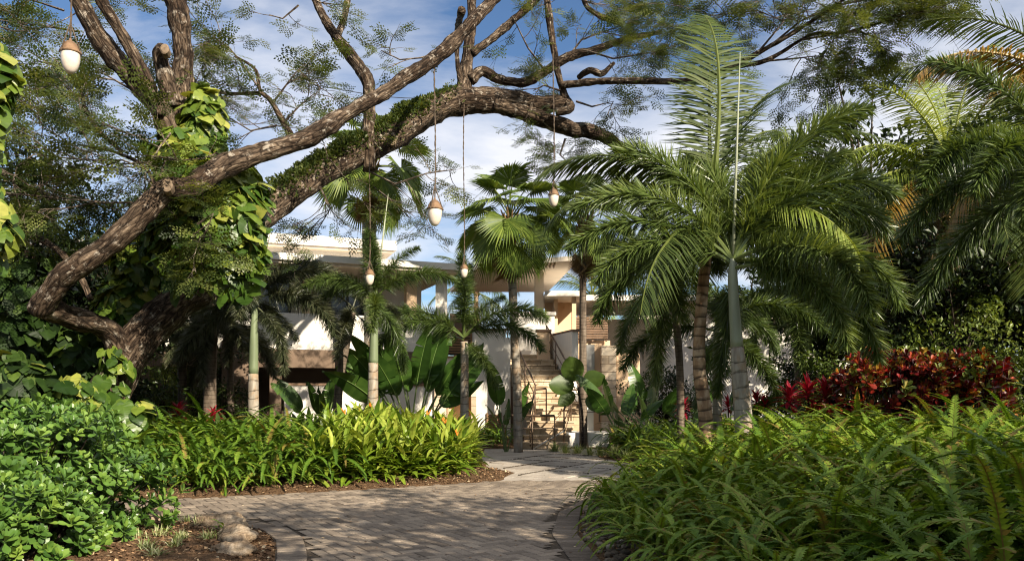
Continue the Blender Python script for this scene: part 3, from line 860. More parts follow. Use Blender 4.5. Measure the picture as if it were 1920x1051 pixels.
def f(g):
    g.lathe([(0.0, -0.085), (0.05, -0.07), (0.075, -0.03), (0.08, 0.0), (0.1, 0.01), (0.1, 0.05), (0.0, 0.05)], 14, (-1.98, 25.36, 3.34))
    g.box(-2.06, -1.96, 25.36, 25.497, 3.39, 3.43)
part('dome_camera', f, 'white')

# ------------------------------------------------------------------ stone stair and its rails
stair = thing('staircase', 'tan coral stone staircase climbing to the upper terrace of the villa', 'staircase', (1.0, 22, 0))
g = Geo()
for i in range(4):                                        # lower flight
    y0 = 21.7 + i * 0.36
    g.box(0.3 + i * 0.05, 1.5 + i * 0.09, y0, 23.3, i * 0.18 - 0.1 * (i == 0), (i + 1) * 0.18 - 0.05)
obj('lower_step', g, M['step'], stair)
g = Geo()
for i in range(4):
    y0 = 21.7 + i * 0.36
    g.box(0.27 + i * 0.05, 1.53 + i * 0.09, y0 - 0.035, y0 + 0.36 if i < 3 else 23.3, (i + 1) * 0.18 - 0.05, (i + 1) * 0.18)
obj('lower_tread', g, M['step'], stair)
g = Geo(); g2 = Geo()
FL = []
for i in range(12):
    t = i / 12
    cx, y0 = 1.36 - 0.86 * t, 23.3 + 3.3 * t
    z = 0.72 + (i + 1) * 0.1735
    g.box(cx - 0.74, cx + 0.74, y0, y0 + 0.6, 0.0 if i < 2 else z - 0.7, z - 0.05)
    g2.box(cx - 0.77, cx + 0.77, y0 - 0.035, y0 + 0.29, z - 0.05, z)
    FL.append((cx, y0, z))
g.box(-0.05, 1.3, 26.6, 27.5, 2.5, 2.75); g2.box(-0.05, 1.3, 26.56, 27.5, 2.75, 2.8)
obj('riser', g, M['step'], stair); obj('tread', g2, M['step'], stair)
def rail(name, label, posts, h=0.92, mid=True, mat='bronze', r=0.028, post_r=0.02, cat='railing'):
    t = thing(name, label, cat, tuple(posts[0]))
    posts = np.array(posts, float)
    top = posts + np.array([0, 0, h])
    g = Geo(); g.tube(top, r, 8); obj('handrail', g, M[mat], t, True)
    if mid:
        g = Geo(); g.tube(posts + np.array([0, 0, h * 0.62]), r * 0.55, 6); g.tube(posts + np.array([0, 0, h * 0.3]), r * 0.45, 6); obj('mid_rail', g, M[mat], t, True)
    for p in posts:
        g = Geo(); g.tube([p - np.array([0, 0, 0.02]), p + np.array([0, 0, h - 0.01])], post_r, 8); obj('post', g, M[mat], t, True)
    return t
def flight(side, t): 
    cx = 1.36 - 0.86 * t; return (cx + side * 0.66, 23.3 + 3.3 * t, 0.72 + 12 * 0.1735 * t + 0.09)
rail('stair_railing', 'bronze handrail on the open left side of the upper stone flight', [flight(-1, t) for t in (0.02, 0.35, 0.68, 0.98)])
rail('stair_railing', 'bronze handrail running down against the white stair wall', [flight(0.95, t) for t in (0.02, 0.35, 0.68, 0.98)])
rail('stair_railing', 'bronze handrail on the right of the lowest four stone steps', [(1.42, 21.75, 0.15), (1.72, 23.2, 0.7), (2.55, 23.25, 0.7)])
rail('stair_railing', 'bronze handrail on the left of the lowest four stone steps', [(0.5, 21.7, 0.1), (0.66, 23.15, 0.7), (1.0, 23.25, 0.74)])
rail('guard_railing', 'low bronze guard rail left of the stair foot with two bars', [(-0.22, 21.6, 0.0), (0.08, 21.6, 0.0), (0.55, 21.5, 0.0), (1.15, 21.45, 0.0)])
g = Geo(); g.tube([(0.57, 21.4, 0.03), (1.42, 21.6, 0.5)], 0.022, 8)
ob = obj('steel_bar', g, M['steel'], None, True, off=(0.57, 21.4, 0.03)); tag(ob, 'slanting bright steel bar across the foot of the stone steps', 'bar')
# wall that follows the right side of the flight
g = Geo()
a0, a1 = np.array([1.27, 26.6]), np.array([2.2, 23.3])
dv = unit(a1 - a0); nv = np.array([-dv[1], dv[0]]) * 0.2
g.prism([tuple(a0), tuple(a0 + (a1 - a0) * 0.62), tuple(a0 + (a1 - a0) * 0.62 + nv), tuple(a0 + nv)], 0, 3.42)
g.prism([tuple(a0 + (a1 - a0) * 0.62), tuple(a1), tuple(a1 + nv), tuple(a0 + (a1 - a0) * 0.62 + nv)], 0, 1.25)
obj('stair_wall', g, M['white'], stair)
g = Geo()
g.prism([tuple(a0), tuple(a0 + (a1 - a0) * 0.63), tuple(a0 + (a1 - a0) * 0.63 + nv * 1.2), tuple(a0 + nv * 1.2)], 3.42, 3.49)
obj('wall_coping', g, M['coping'], stair)
g = Geo(); g.box(0.83, 1.25, 26.2, 26.62, 2.6, 3.55); obj('newel_pier', g, M['beige'], stair)
g = Geo(); g.box(0.78, 1.3, 26.15, 26.67, 3.55, 3.62); obj('pier_cap', g, M['coping'], stair)
g = Geo(); g.box(1.52, 2.7, 22.1, 23.28, 0, 0.42); obj('planter_wall', g, M['white'], stair)

# second villa glimpsed through the palms on the right
v2 = thing('villa', 'pale villa barely seen between the trunks of the right hand palms', 'house', (12, 40, 0))
g = Geo(); g.box(6.5, 20, 40, 40.3, 0, 5.2); obj('wall', g, M['white'], v2)
g = Geo(); g.box(6.0, 20.5, 39.2, 46, 5.2, 5.5); obj('roof', g, M['soffit'], v2)
for x in (8.2, 11.2, 14.5):
    g = Geo(); g.box(x, x + 1.3, 39.93, 39.997, 0.2, 2.4); wd = obj('window', g, M['glass'], v2)
    g = Geo(); g.box(x - 0.08, x, 39.9, 39.997, 0.1, 2.5); g.box(x + 1.3, x + 1.38, 39.9, 39.997, 0.1, 2.5); g.box(x - 0.08, x + 1.38, 39.9, 39.997, 2.4 + 0.003, 2.5); obj('window_frame', g, M['wood'], wd)
g = Geo(); g.box(9.9, 10.9, 39.9, 39.997, 0, 2.2); obj('door', g, M['beige'], v2)

# ------------------------------------------------------------------ hanging lamps
def lamp(label, px, py, D, top_py, s=1.0, lean=0.0, rope_top=None):
    c = P(px, py, D)
    t = thing('hanging_lamp', label, 'lamp', tuple(c), 'egg shaped lamps hung from the tree')
    prof = [(0.0, -0.285), (0.035, -0.28), (0.068, -0.25), (0.095, -0.2), (0.113, -0.13), (0.121, -0.06), (0.122, 0.0)]
    g = Geo(); g.lathe([(r * s, z * s) for r, z in prof], 24); obj('globe', g, M['globe'], t, True, world=False)
    prof = [(0.0, -0.012), (0.122, -0.012), (0.135, -0.008), (0.135, 0.016), (0.12, 0.022), (0.105, 0.075), (0.075, 0.125), (0.045, 0.15), (0.02, 0.157), (0.016, 0.19), (0.0, 0.19)]
    g = Geo(); g.lathe([(r * s, z * s) for r, z in prof], 24); obj('cap', g, M['lampcap'], t, True, world=False)
    g = Geo()
    for a in (0.1, 0.1 + 2.09, 0.1 + 4.19):
        g.tube([(0.135 * s * math.cos(a), 0.135 * s * math.sin(a), 0.0), (0, 0, 0.4 * s)], 0.009 * s, 5)
    for a in (0.1, 2.19, 4.29):
        g.tube([(0.128 * s * math.cos(a), 0.128 * s * math.sin(a), 0.02 * s), (0.145 * s * math.cos(a), 0.145 * s * math.sin(a), -0.02 * s)], 0.014 * s, 6)
    obj('harness', g, M['rope'], t, True, world=False)
    h = (py - top_py) / FPX * D
    g = Geo(); n = max(6, int(h / 0.05)); zz = np.linspace(0.17 * s, h, n)
    ph = zz * 26
    pts = np.stack([0.006 * np.cos(ph) + 0.012 * np.sin(zz * 1.7), 0.006 * np.sin(ph), zz], 1)
    g.tube(pts, 0.0095 + 0.004 * np.sin(ph * 0.7), 5)
    pts2 = np.stack([-0.007 * np.cos(ph) + 0.012 * np.sin(zz * 1.7), -0.007 * np.sin(ph), zz], 1)
    g.tube(pts2, 0.007, 5)
    obj('rope', g, M['rope'], t, False, world=False)
lamp('egg shaped lamp highest and nearest, against blue sky at upper left', 132, 99, 10.8, -60)
lamp('largest egg lamp with a copper cap hanging before the open sky', 815, 392, 13.4, 128)
lamp('egg lamp hanging among palm leaves beside the coconut palm crown', 1038, 366, 15.2, 100, 0.78)
lamp('white egg lamp hanging in front of the foxtail palm spear', 693, 515, 16.6, 296, 0.78)
lamp('smallest white egg lamp hanging on a thin line below the tall bough', 870, 504, 18.3, 195, 0.72)

g = Geo()
q = [P(540, 150, 24), P(660, 172, 24), P(760, 184, 24), P(900, 182, 24)]
g.tube(q, 0.012, 5, 4)
ob = obj('overhead_cable', g, M['black'], None, off=tuple(q[0])); tag(ob, 'thin dark cable slung through the tree across the sky', 'cable')
# ------------------------------------------------------------------ leaf templates
def bipinnate():
    V, L, T = [], [], []
    def quad(b, d, s, l, w_):
        n = len(V); m = b + d * l * 0.55
        V.extend([b, m - s * w_ / 2, b + d * l, m + s * w_ / 2]); L.extend([n, n + 1, n + 2, n + 3]); T.append(4)
    Z = np.array([0, 0, 1.0])
    for i in range(3):
        y = 0.32 + 0.3 * i
        for sd in (-1, 1):
            d = unit(np.array([sd * 0.85, 0.55 + 0.1 * i, -0.12])); s = unit(np.cross(d, Z))
            b = np.array([0, y, -0.08 * y * y])
            for j in range(3):
                bb = b + d * (0.1 + 0.17 * j) - Z * 0.03 * j
                for s2 in (-1, 1):
                    quad(bb, unit(d * 0.55 + s * s2 + Z * random.uniform(-0.3, 0.2)), unit(d), 0.24, 0.13)
            quad(b + d * 0.56, d, s, 0.22, 0.12)
    return np.array(V), np.array(L), np.array(T)
BIP = bipinnate()

def grown(start, d, length, r, depth, tubes, leaves, spread=0.7, flat=0.5, bend=0.25, leaf_n=7, kids=5):
    """a branch that forks; tubes gets (pts, radii), leaves gets (pos, dir)"""
    n = 6; p = np.array(start, float); d = unit(np.array(d, float)); pts = [p.copy()]
    for i in range(n):
        d = unit(d + rng.normal(0, bend, 3) * np.array([1, 1, flat]))
        p = p + d * length / n; pts.append(p.copy())
    pts = np.array(pts)
    tubes.append((pts, np.linspace(r, r * 0.45, n + 1)))
    if depth > 0:
        for k_ in range(kids):
            t = rng.uniform(0.25, 1.0); i = min(int(t * n), n - 1)
            b = pts[i] + (pts[i + 1] - pts[i]) * (t * n - i)
            dd = unit(pts[i + 1] - pts[i]); a = unit(np.cross(dd, rng.normal(0, 1, 3))) * np.array([1, 1, flat])
            grown(b, dd + a * spread * rng.uniform(0.7, 1.4), length * rng.uniform(0.45, 0.7), r * 0.5, depth - 1, tubes, leaves, spread, flat, bend, leaf_n, kids)
    else:
        for k_ in range(leaf_n):
            t = rng.uniform(0.15, 1.0); i = min(int(t * n), n - 1)
            b = pts[i] + (pts[i + 1] - pts[i]) * (t * n - i)
            dd = unit(unit(pts[i + 1] - pts[i]) * 0.6 + rng.normal(0, 0.7, 3) * np.array([1, 1, 0.4]))
            leaves.append((b, dd))

def leaf_cloud(leaves, tpl, size, geo, up=0.35, tmean=0.5, tsd=0.22):
    if not leaves: return
    b = np.array([l_[0] for l_ in leaves]); d = np.array([l_[1] for l_ in leaves]); n = len(b)
    nr = unit(np.column_stack([rng.normal(0, up, (n, 2)), np.ones(n)]))
    geo.scatter(tpl, frames(d, nr) * rng.uniform(size * 0.7, size * 1.25, (n, 1, 1)), b, np.clip(rng.normal(tmean, tsd, n), 0, 1))

def px(spec):
    pts = np.array([P(a, b, D) for a, b, D, r in spec]); r = np.array([r / FPX * D for a, b, D, r in spec])
    return pts, r

# ------------------------------------------------------------------ the great rain tree
RB = P(170, 905, 14.0); RB[2] = 0
rt = thing('rain_tree', 'great sprawling rain tree whose mossy boughs arch over the whole drive', 'tree', tuple(RB))
LIMBS = {}
def limb(name, spec, sides=18, sub=9, lump=0.3, mat='bark', seed=0.0):
    pts, r = px(spec); r = r * 0.82; LIMBS[len(LIMBS)] = (pts, r)
    g = Geo(); g.tube(pts, r, sides, sub, lump, seed=seed, lump_scale=2.2)
    return obj(name, g, M[mat], rt, True)
limb('trunk', [(165, 915, 14, 60), (195, 780, 14, 46), (235, 675, 14, 42), (300, 595, 14.3, 40), (385, 522, 14.9, 41), (470, 425, 15.8, 34), (560, 350, 16.8, 32), (650, 297, 17.8, 31), (740, 252, 18.8, 31),
               (800, 212, 19.5, 30), (862, 190, 20.0, 31), (930, 189, 20.3, 26), (1000, 197, 20.5, 22), (1045, 194, 20.5, 18), (1066, 190, 20.5, 15)], 18, 8, 0.2)
limb('bough', [(925, 196, 20.2, 18), (990, 214, 20.4, 18), (1060, 238, 20.6, 18), (1120, 250, 20.8, 15), (1180, 285, 21, 12), (1260, 335, 21, 9), (1350, 370, 21.5, 6)], seed=3)
limb('bough', [(1060, 190, 20.5, 13), (1069, 200, 20.3, 10), (1060, 208, 20.1, 9), (1042, 210, 20.1, 9)], 10, 5, seed=5)
limb('bough', [(240, 690, 14, 30), (205, 622, 13.6, 26), (150, 600, 13.0, 25), (95, 583, 12.4, 27), (78, 574, 12.2, 24), (120, 520, 12.0, 25), (200, 462, 12.0, 25), (262, 405, 12.1, 25), (310, 356, 12.2, 26),
              (360, 350, 12.4, 24), (420, 312, 12.8, 25), (500, 283, 13.2, 20), (580, 258, 13.6, 20), (645, 215, 14, 17), (720, 174, 14.4, 17), (790, 127, 14.8, 15), (845, 85, 15.2, 17), (890, 36, 15.6, 14), (935, -10, 16, 12), (990, -60, 16.5, 10)], seed=7)
limb('bough', [(330, 400, 14.3, 22), (325, 330, 14.2, 20), (318, 262, 14.0, 21), (298, 205, 13.9, 24), (252, 150, 13.7, 24), (208, 98, 13.5, 22), (172, 45, 13.3, 20), (140, -15, 13.2, 19), (105, -90, 13.2, 16)], seed=9)
limb('bough', [(300, 215, 13.75, 15), (275, 150, 13.5, 14), (235, 75, 13.3, 13), (195, 10, 13.2, 13), (160, -60, 13.2, 11)], seed=11)
limb('bough', [(365, 420, 14.6, 34), (352, 300, 14.5, 33), (346, 215, 14.5, 34), (340, 160, 14.5, 27), (346, 110, 14.5, 20), (338, 45, 14.5, 24), (325, -15, 14.5, 25), (310, -90, 14.5, 20)], seed=13)
limb('bough', [(325, 200, 14.3, 24), (310, 140, 14.2, 19), (300, 105, 14.1, 16), (306, 90, 14.0, 15)], 12, 5, seed=15)
limb('bough', [(692, 318, 17.9, 17), (690, 262, 18.0, 15), (693, 205, 18.1, 14), (688, 150, 18.2, 15), (660, 108, 18.3, 14), (628, 66, 18.4, 12), (603, 25, 18.5, 10), (580, -30, 18.6, 9)], 12, seed=17)
limb('bough', [(632, 70, 18.4, 9), (645, 35, 18.5, 7), (655, -20, 18.6, 6)], 8, seed=18)
limb('bough', [(866, 185, 20, 20), (874, 130, 20.1, 14), (878, 90, 20.2, 12), (884, 40, 20.3, 11), (884, -30, 20.4, 9)], 12, seed=19)
limb('bough', [(885, 100, 20.1, 9), (925, 70, 20.2, 10), (958, 42, 20.3, 9), (1000, 5, 20.4, 8), (1040, -35, 20.5, 7)], 10, seed=21)
limb('bough', [(866, 20, 15.6, 9), (857, 60, 19.8, 6), (858, 120, 19.9, 5), (865, 160, 20, 7)], 8, seed=22)
limb('bough', [(882, 150, 20, 14), (905, 133, 20.1, 11), (938, 150, 20.2, 11), (985, 155, 20.3, 11), (1020, 135, 20.4, 10), (1065, 108, 20.5, 10), (1120, 92, 20.6, 9), (1180, 72, 20.8, 7), (1240, 60, 21, 5)], 10, seed=23)
limb('bough', [(1060, 185, 20.4, 9), (1047, 140, 20.3, 8), (1036, 75, 20.2, 8), (1028, 20, 20.2, 9), (1022, -40, 20.2, 8)], 10, seed=25)
limb('bough', [(1050, 160, 20.3, 8), (1120, 153, 19.8, 7.5), (1200, 152, 19.2, 7.5), (1280, 152, 18.6, 7), (1345, 140, 18.2, 6.5), (1420, 100, 17.8, 5.5), (1480, 66, 17.5, 4.5), (1570, 8, 17, 3.5), (1600, -20, 17, 3)], 10, seed=27)
limb('bough', [(1290, 150, 18.6, 5), (1370, 128, 18.2, 6), (1440, 112, 17.8, 5), (1520, 66, 17.5, 4), (1580, 62, 17.3, 3.5), (1660, 40, 17, 2.5), (1710, 22, 17, 1.5)], 8, seed=29)
limb('bough', [(1085, 145, 20.3, 6), (1105, 133, 20, 8), (1128, 138, 20, 7), (1152, 118, 20, 4)], 8, seed=30)
limb('bough', [(1170, 45, 20.8, 8), (1125, 30, 20.7, 7), (1098, 8, 20.6, 6), (1095, -30, 20.6, 6)], 8, seed=31)
limb('bough', [(548, 262, 16.6, 12), (535, 235, 16.5, 7), (508, 190, 16.4, 6), (488, 170, 16.4, 5), (478, 130, 16.4, 4), (440, 105, 16.3, 3)], 8, seed=33)
limb('bough', [(492, 175, 16.4, 5), (440, 176, 16.4, 4), (400, 172, 16.3, 3)], 7, seed=34)
limb('bough', [(290, 345, 12.2, 4), (268, 310, 12.3, 4), (215, 285, 12.5, 4), (150, 272, 12.7, 3)], 7, seed=35)
limb('bough', [(230, 285, 15, 5), (190, 250, 15, 5), (160, 205, 15, 4), (150, 160, 15, 3)], 7, seed=36)
limb('bough', [(60, 440, 14, 9), (110, 470, 13.6, 8), (150, 520, 13.2, 9), (170, 560, 13, 7)], 8, seed=37)

# cut stub faces
def stub(px_, py_, D, r):
    g = Geo(); c = P(px_, py_, D); n = 14
    nrm = unit(np.array([0.15, -1, 0.25])); x = unit(np.cross(nrm, [0, 0, 1])); z = np.cross(x, nrm)
    rr = r / FPX * D
    ring = lambda q_, o: [c + (x * math.cos(t) + z * 1.35 * math.sin(t)) * q_ + nrm * o for t in np.arange(n) / n * 2 * math.pi]
    V = ring(rr, -0.12) + ring(rr * 1.02, 0.02) + ring(rr * 0.75, 0.035) + [c + nrm * 0.02]
    L, T = [], []
    for a in range(2):
        for i in range(n):
            j = (i + 1) % n; L += [a * n + i, a * n + j, (a + 1) * n + j, (a + 1) * n + i]; T.append(4)
    for i in range(n): L += [2 * n + i, 2 * n + (i + 1) % n, 3 * n]; T.append(3)
    g.add(np.array(V), L, T); obj('cut_stub', g, M['cutwood'], rt)
stub(309, 93, 13.85, 8); stub(314, 348, 11.97, 10); stub(735, 262, 18.4, 9)

tubes, leaves = [], []
def spray(spec, n, ln, depth=1, leaf_n=8, kids=4, out=(0, 0, 0), flat=0.5, t0=0.2, dens=0.58):
    """twigs along a pixel polyline (px, py, D)"""
    pts = np.array([P(*s_) for s_ in spec])
    if len(spec) > 1:
        D = spec[0][2]; tubes.append((pts, np.linspace(2.2, 0.9, len(pts)) / FPX * D))
    for k_ in range(max(2, round(n * dens))):
        t = rng.uniform(t0, 1.0) * (len(pts) - 1); i = min(int(t), len(pts) - 2)
        b = pts[i] + (pts[i + 1] - pts[i]) * (t - i); dd = unit(pts[i + 1] - pts[i])
        d = unit(dd * 0.7 + rng.normal(0, 0.8, 3) * np.array([1, 1, flat]) + np.array(out))
        grown(b, d, rng.uniform(*ln) * 1.75, 0.011, depth, tubes, leaves, 0.75, 0.38, 0.2, max(2, round(leaf_n * 0.5)), kids + 1)
# feathery foliage at the left, behind the bright limbs
spray([(490, 172, 16.4), (455, 120, 16.4), (430, 90, 16.4), (400, 70, 16.4)], 16, (0.5, 1.1), 1, 7, 4)
spray([(488, 172, 16.4), (440, 178, 16.4), (390, 168, 16.3), (365, 150, 16.3)], 13, (0.5, 1.0), 1, 7, 4)
spray([(510, 195, 16.4), (540, 155, 16.4), (560, 130, 16.4), (575, 150, 16.4)], 11, (0.4, 0.8), 1, 6, 4)
spray([(530, 232, 16.5), (560, 200, 16.6), (590, 175, 16.6)], 8, (0.35, 0.6), 1, 5, 3)
spray([(520, 235, 16.5), (470, 245, 16.4), (420, 215, 16.4)], 10, (0.4, 0.8), 1, 6, 4)
spray([(160, 200, 15), (150, 155, 15), (120, 130, 15), (60, 110, 15)], 18, (0.5, 1.1), 1, 7, 4)
spray([(150, 60, 16), (90, 50, 16), (30, 60, 16), (-30, 40, 16)], 18, (0.6, 1.2), 1, 7, 4)
spray([(120, 20, 16), (60, 0, 16), (0, 20, 16)], 12, (0.6, 1.2), 1, 7, 4)
spray([(230, 285, 15), (190, 250, 15), (120, 220, 15), (60, 210, 15)], 16, (0.5, 1.1), 1, 8, 4)
spray([(250, 170, 16.5), (215, 150, 16.5), (150, 140, 16.5), (90, 150, 16.5)], 12, (0.5, 1.0), 1, 7, 4)
spray([(280, 320, 13), (230, 300, 13), (170, 300, 13), (60, 290, 13)], 26, (0.6, 1.2), 1, 9, 5)
spray([(290, 380, 12.8), (200, 380, 12.9), (100, 370, 13), (0, 360, 13)], 24, (0.6, 1.2), 1, 9, 5)
spray([(320, 250, 13.5), (300, 275, 13.3), (270, 330, 13.2), (340, 420, 13.0)], 16, (0.5, 0.9), 1, 8, 4)
spray([(300, 330, 12), (310, 300, 12), (350, 300, 12.3)], 5, (0.3, 0.6), 1, 8, 4)
spray([(370, 420, 12.8), (400, 400, 12.8), (380, 450, 12.7)], 7, (0.4, 0.6), 1, 8, 4)
# sprigs on the long limbs
spray([(820, 92, 15), (795, 108, 15.2), (750, 112, 15.3), (715, 95, 15.4)], 7, (0.25, 0.5), 1, 3, 3)
spray([(585, 330, 17), (620, 300, 17), (660, 350, 17.2)], 5, (0.4, 0.7), 1, 6, 3)
spray([(690, 320, 18), (740, 345, 18), (800, 325, 18), (850, 318, 18)], 10, (0.4, 0.8), 1, 6, 3, (0, 0, -0.4))
spray([(600, 350, 16.8), (620, 390, 17), (590, 440, 17)], 9, (0.4, 0.8), 1, 6, 3, (0, 0, -0.5))
spray([(700, 350, 18.5), (740, 380, 18.5), (770, 410, 18.5)], 7, (0.35, 0.6), 1, 6, 3, (0, 0, -0.5))
spray([(560, -20, 18), (600, 5, 18), (640, 10, 18)], 6, (0.3, 0.7), 1, 5, 3)
spray([(560, 10, 18), (530, 35, 18), (505, 28, 18)], 4, (0.25, 0.5), 1, 3, 3)
spray([(1020, 130, 20), (990, 90, 20), (960, 30, 20)], 6, (0.4, 0.7), 1, 3, 3)
spray([(1065, 108, 20.5), (1090, 75, 20.5), (1130, 60, 20.5), (1180, 70, 20.5)], 18, (0.5, 1.0), 1, 8, 4)
spray([(1100, 95, 20.5), (1150, 110, 20.3), (1210, 100, 20.3), (1260, 90, 20.3)], 16, (0.5, 0.9), 1, 8, 4)
spray([(1050, 170, 20.2), (1020, 160, 20.2), (1000, 170, 20.2)], 8, (0.35, 0.7), 1, 7, 4)
spray([(1080, 190, 20.2), (1110, 200, 20.2), (1150, 190, 20.2), (1130, 235, 20.2)], 10, (0.4, 0.7), 1, 6, 4)
spray([(1060, 260, 20.6), (1050, 290, 20.6), (1070, 310, 20.6)], 7, (0.3, 0.6), 1, 7, 4)
spray([(1000, 0, 20), (1060, -10, 20), (1120, 10, 20)], 8, (0.4, 0.8), 1, 3, 4)
spray([(1420, 100, 17.8), (1470, 40, 17.8), (1420, 20, 17.8), (1330, 30, 17.8)], 30, (0.6, 1.2), 1, 9, 5, dens=0.5)
spray([(1440, 90, 17.6), (1500, 40, 17.5), (1570, 10, 17.3), (1640, -5, 17.2)], 40, (0.6, 1.2), 1, 9, 5, dens=0.5)
spray([(1500, 75, 17.5), (1580, 62, 17.3), (1650, 42, 17.1), (1725, 15, 17)], 40, (0.5, 1.0), 1, 9, 5, dens=0.5)
spray([(1600, 55, 17.2), (1640, 70, 17.1), (1670, 80, 17)], 3, (0.3, 0.5), 1, 8, 4, (0, 0, -0.3))
spray([(1430, 115, 17.8), (1490, 110, 17.7), (1530, 105, 17.6)], 12, (0.4, 0.8), 1, 8, 4, (0, 0, -0.3))
g = Geo()
for pts, r in tubes: g.tube(pts, r, 4, 1, cap=False)
obj('twigs', g, M['twig'], rt)
g = Geo(); leaf_cloud(leaves, BIP, 0.26, g, 0.4, 0.55, 0.25)
obj('crown', g, M['raintree'], rt)
print('rain tree leaves', len(leaves), 'twigs', len(tubes))

# resurrection fern growing along the top of the big bough
pts, r = LIMBS[0]
tri_leaf = (np.array([(0, 0, 0), (-0.28, 0.5, 0.08), (0, 1, -0.1), (0.28, 0.5, 0.08)], float), np.array([0, 1, 2, 3]), np.array([4]))
b, d = [], []
for a, bb, wgt in ((5, 6, 800), (6, 7, 1400), (7, 8, 1500), (8, 9, 1500), (9, 10, 350)):
    for k_ in range(wgt):
        t = rng.uniform(); c = pts[a] + (pts[bb] - pts[a]) * t; tg = unit(pts[bb] - pts[a]); rr = r[a] + (r[bb] - r[a]) * t
        upv = unit(np.array([0, 0, 1.0]) - tg * tg[2] + np.array([0, -0.25, 0])); sv = np.cross(tg, upv)
        an = rng.normal(0, 0.55); o = upv * math.cos(an) + sv * math.sin(an)
        clump = 0.5 + 0.8 * mnoise.noise(Vector(c * 2.3))
        b.append(c + o * rr * 1.0 + o * max(0, rng.uniform(0, 0.24) * clump)); d.append(unit(o + rng.normal(0, 0.6, 3)))
b = np.array(b); d = np.array(d); n = len(b)
g = Geo(); nr = unit(rng.normal(0, 0.7, (n, 3)) + np.array([0, -0.3, 1]))
g.scatter(tri_leaf, frames(d, nr) * rng.uniform(0.06, 0.13, (n, 1, 1)), b, np.clip(rng.normal(0.62, 0.25, n), 0, 1))
tag(obj('bough_fern', g, M['raintree']), 'small ferns growing in a thick mat along the top of the leaning bough', 'fern', kind='stuff')

# ------------------------------------------------------------------ climbing pothos on the trunk
def heart_leaf(seed, nseg=9, slit=True):
    r = random.Random(seed); V, L, T = [], [], []
    Wd = lambda t: 0.52 * (math.sin(math.pi * min(1, 0.14 + 0.86 * t ** 0.72)) ** 0.8)
    for sd in (-1, 1):
        pm, pe = None, None
        for i in range(nseg + 1):
            t = i / nseg
            y = t; zc = -0.3 * t * t
            m = (0, y, zc); wv = Wd(t) if i < nseg else 0.0
            back = -0.22 * (1 - t) ** 2 if t < 0.5 else 0.0
            e = (sd * wv, y + back - 0.05 * wv, zc + 0.16 * wv - 0.3 * wv * wv * 2 + r.uniform(-0.015, 0.015))
            if pm is not None:
                n = len(V)
                if slit and i > 2 and r.random() < 0.5:
                    pe2 = tuple(pm[k_] + (pe[k_] - pm[k_]) * r.uniform(0.8, 1.0) for k_ in range(3))
                    pe2 = (pe2[0], pe2[1] + 0.03, pe2[2])
                else: pe2 = pe
                V += [pm, pe2, e, m]; L += [n, n + 1, n + 2, n + 3]; T.append(4)
            pm, pe = m, e
    return np.array(V, float), np.array(L), np.array(T)
HEARTS = [heart_leaf(i, slit=(i != 1)) for i in range(4)]

def pothos(label, blobs, size=(0.15, 0.33), bright=0.5, tsd=0.24, anchor=None, mat='pothos'):
    g = Geo(); gs = Geo()
    for (px_, py_, D, rx, ry, rz, n) in blobs:
        c = P(px_, py_, D)
        th = rng.uniform(-math.pi * 1.02, 0.06, n); cz = rng.uniform(-0.9, 1.0, n); sq = np.sqrt(1 - cz ** 2)
        nrm = np.stack([np.cos(th) * sq, np.sin(th) * sq, cz], 1)
        lump = np.array([1 + 0.28 * mnoise.noise(Vector(q_ * 2.1) + Vector((px_, 0, 0))) for q_ in nrm])
        b = c + nrm * np.array([rx, ry, rz]) * (lump * rng.uniform(0.72, 1.02, n))[:, None]
        b[:, 2] = np.maximum(b[:, 2], 0.3)
        o = unit(nrm + np.array([0, -0.15, 0.45]) + rng.normal(0, 0.32, (n, 3)))
        d = unit(np.column_stack([nrm[:, 0] * 0.6, nrm[:, 1] * 0.5 - 0.15, -0.75 + 0.2 * nrm[:, 2]]) + rng.normal(0, 0.4, (n, 3)))
        Mx = frames(d, o); s_ = rng.uniform(size[0], size[1], n)
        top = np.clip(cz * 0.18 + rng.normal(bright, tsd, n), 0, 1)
        for k_, h in enumerate(HEARTS):
            sel = np.arange(n) % 4 == k_
            g.scatter(h, Mx[sel] * s_[sel][:, None, None], b[sel], top[sel])
        for i in range(0, n, 4):
            gs.tube([c + (b[i] - c) * 0.5, c + (b[i] - c) * 0.8 + np.array([0, 0, 0.07]), b[i]], 0.012, 4, cap=False)
    base = P(*anchor) if anchor is not None else P(*blobs[0][:3]); base[2] = max(0.0, 0.0)
    t = thing('climbing_pothos', label, 'climbing plant', tuple(base))
    obj('foliage', g, M[mat], t); obj('stems', gs, M['stalk'], t)
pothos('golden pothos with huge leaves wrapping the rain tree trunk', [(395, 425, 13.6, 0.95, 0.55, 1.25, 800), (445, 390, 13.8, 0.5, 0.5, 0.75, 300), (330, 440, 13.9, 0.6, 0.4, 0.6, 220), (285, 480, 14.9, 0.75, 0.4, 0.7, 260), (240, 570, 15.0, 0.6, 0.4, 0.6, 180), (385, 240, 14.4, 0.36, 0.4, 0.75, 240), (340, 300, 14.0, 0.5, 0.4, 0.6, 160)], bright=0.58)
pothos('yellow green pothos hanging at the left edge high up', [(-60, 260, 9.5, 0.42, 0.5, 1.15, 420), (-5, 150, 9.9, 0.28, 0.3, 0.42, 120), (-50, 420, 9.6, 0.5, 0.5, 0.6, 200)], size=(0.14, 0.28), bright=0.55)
pothos('pothos with shade painted into its dark green leaves climbing low at the left edge', [(10, 590, 13.8, 0.9, 0.5, 1.2, 340), (130, 660, 14.4, 0.7, 0.45, 0.7, 200), (20, 720, 12.5, 0.7, 0.4, 0.5, 150)], bright=0.4, tsd=0.25, mat='pothos_shade_tint')
